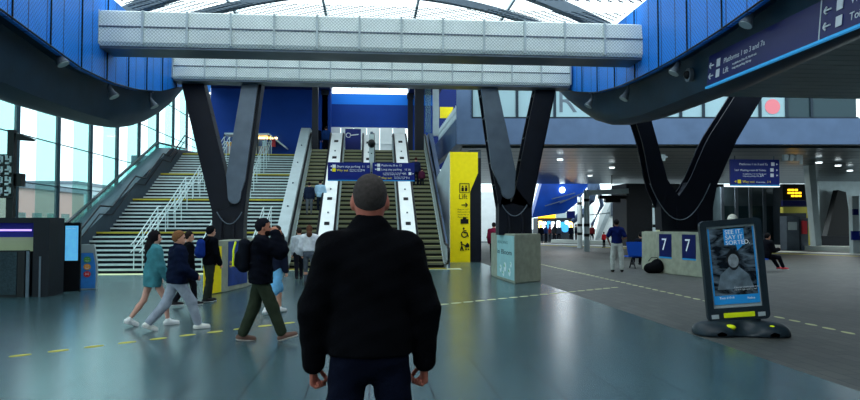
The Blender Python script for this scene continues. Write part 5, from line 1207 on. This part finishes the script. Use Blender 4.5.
person('person', 'person in black coat and red shoes sitting behind the poster stand', (g.x, g.y+.1, 0), RD(-80), 1.66, [((-.15, 1, -.2), (0, .75, -1)), ((.15, 1, -.1), (0, .5, -1))], [((-.2, .25, -1), (.2, 1, .1)), ((.2, .3, -1), (-.2, 1, .15))],
       dict(top=top((16, 18, 24), th=.045, hood=1, name='coat'), bottom=bot((22, 24, 34)), shoes=(206, 70, 80), sole=(226, 226, 226), hair=dict(c=(22, 20, 22), g=.014)), res=.022, hips=.53, spine=(0, .12, 1))
person('person', 'white haired person almost hidden behind the poster stand, only the head showing', (P(733, 216, 12.4).x, 12.4, 0), RD(-10), 1.80, stand, relax,
       dict(top=top((30, 34, 44), th=.03, name='jacket'), bottom=bot((24, 26, 34)), shoes=(20, 20, 22), hair=dict(c=(214, 214, 204), g=.012)), res=.024)
cols = [(20, 24, 36), (30, 46, 90), (120, 40, 44), (40, 44, 50), (70, 80, 96), (24, 30, 50)]
for i, px in enumerate((541, 546, 550, 554.5, 559, 571, 576, 580.5, 592)):
    Y = 59+(i*7 % 5); p = P(px, 240, Y)
    person('person', 'tiny distant person in dark clothing among the crowd in front of the platform shops', (p.x, Y, 0), RD(40*i), 1.6+.03*(i % 4), stand, relax, dict(top=top(cols[i % 6], th=.04, name='coat'), bottom=bot((24, 26, 34)), shoes=(20, 20, 22), hair=dict(c=(34, 26, 24), g=.012)), res=.06, group='distant crowd on the platform')
for px, c, lb, H in ((604, (190, 40, 50), 'small distant person in red in front of the white gable wall', 1.1), (603+11.5, (26, 34, 60), 'distant person in navy standing left of the man with hand on hip', 1.62)):
    p = P(px, 240, 47); person('person', lb, (p.x, 47, 0), RD(20), H, stand, relax, dict(top=top(c, th=.04, name='coat'), bottom=bot((24, 26, 34)), shoes=(20, 20, 22), hair=dict(c=(34, 26, 24), g=.012)), res=.045)
# ============================================================ LIGHT
w = bpy.data.worlds.new('world'); S.world = w; w.use_nodes = True; nt = w.node_tree; bg = nt.nodes['Background']
tc = nt.nodes.new('ShaderNodeTexCoord'); sx = nt.nodes.new('ShaderNodeSeparateXYZ'); nt.links.new(tc.outputs['Generated'], sx.inputs[0])
r = nt.nodes.new('ShaderNodeValToRGB'); nt.links.new(sx.outputs[2], r.inputs[0])
r.color_ramp.elements[0].position = 0; r.color_ramp.elements[0].color = (.76, .95, 1.0, 1); r.color_ramp.elements[1].position = .7; r.color_ramp.elements[1].color = (.82, .95, 1, 1)
n = nt.nodes.new('ShaderNodeTexNoise'); n.inputs['Scale'].default_value = 3; n.inputs['Detail'].default_value = 5; nt.links.new(tc.outputs['Generated'], n.inputs['Vector'])
mr = nt.nodes.new('ShaderNodeMapRange'); mr.inputs['To Min'].default_value = 1.5; mr.inputs['To Max'].default_value = 2.1; nt.links.new(n.outputs['Fac'], mr.inputs[0])
nt.links.new(r.outputs[0], bg.inputs['Color']); nt.links.new(mr.outputs[0], bg.inputs['Strength'])
sd = bpy.data.lights.new('sun', 'SUN'); sd.energy = .5; sd.angle = RD(25); sd.color = (.9, .98, 1); so = bpy.data.objects.new('sun', sd); C.objects.link(so); so.rotation_euler = (RD(18), RD(-22), 0)
for i, (x, y) in enumerate(((13, 45), (22, 43), (30, 41))):
    ld = bpy.data.lights.new('platform_lamp', 'AREA'); ld.energy = 160; ld.size = 1.2; ld.color = (.95, 1, 1)
    lo_ = bpy.data.objects.new('platform_lamp', ld); C.objects.link(lo_); lo_.location = (x, y, 4.75)
S.view_settings.view_transform = 'Standard'; S.view_settings.look = 'None'; S.view_settings.gamma = 1; S.view_settings.exposure = .62
S.view_settings.use_curve_mapping = False
S.cycles.use_denoising = True; S.cycles.max_bounces = 8; S.cycles.transparent_max_bounces = 24
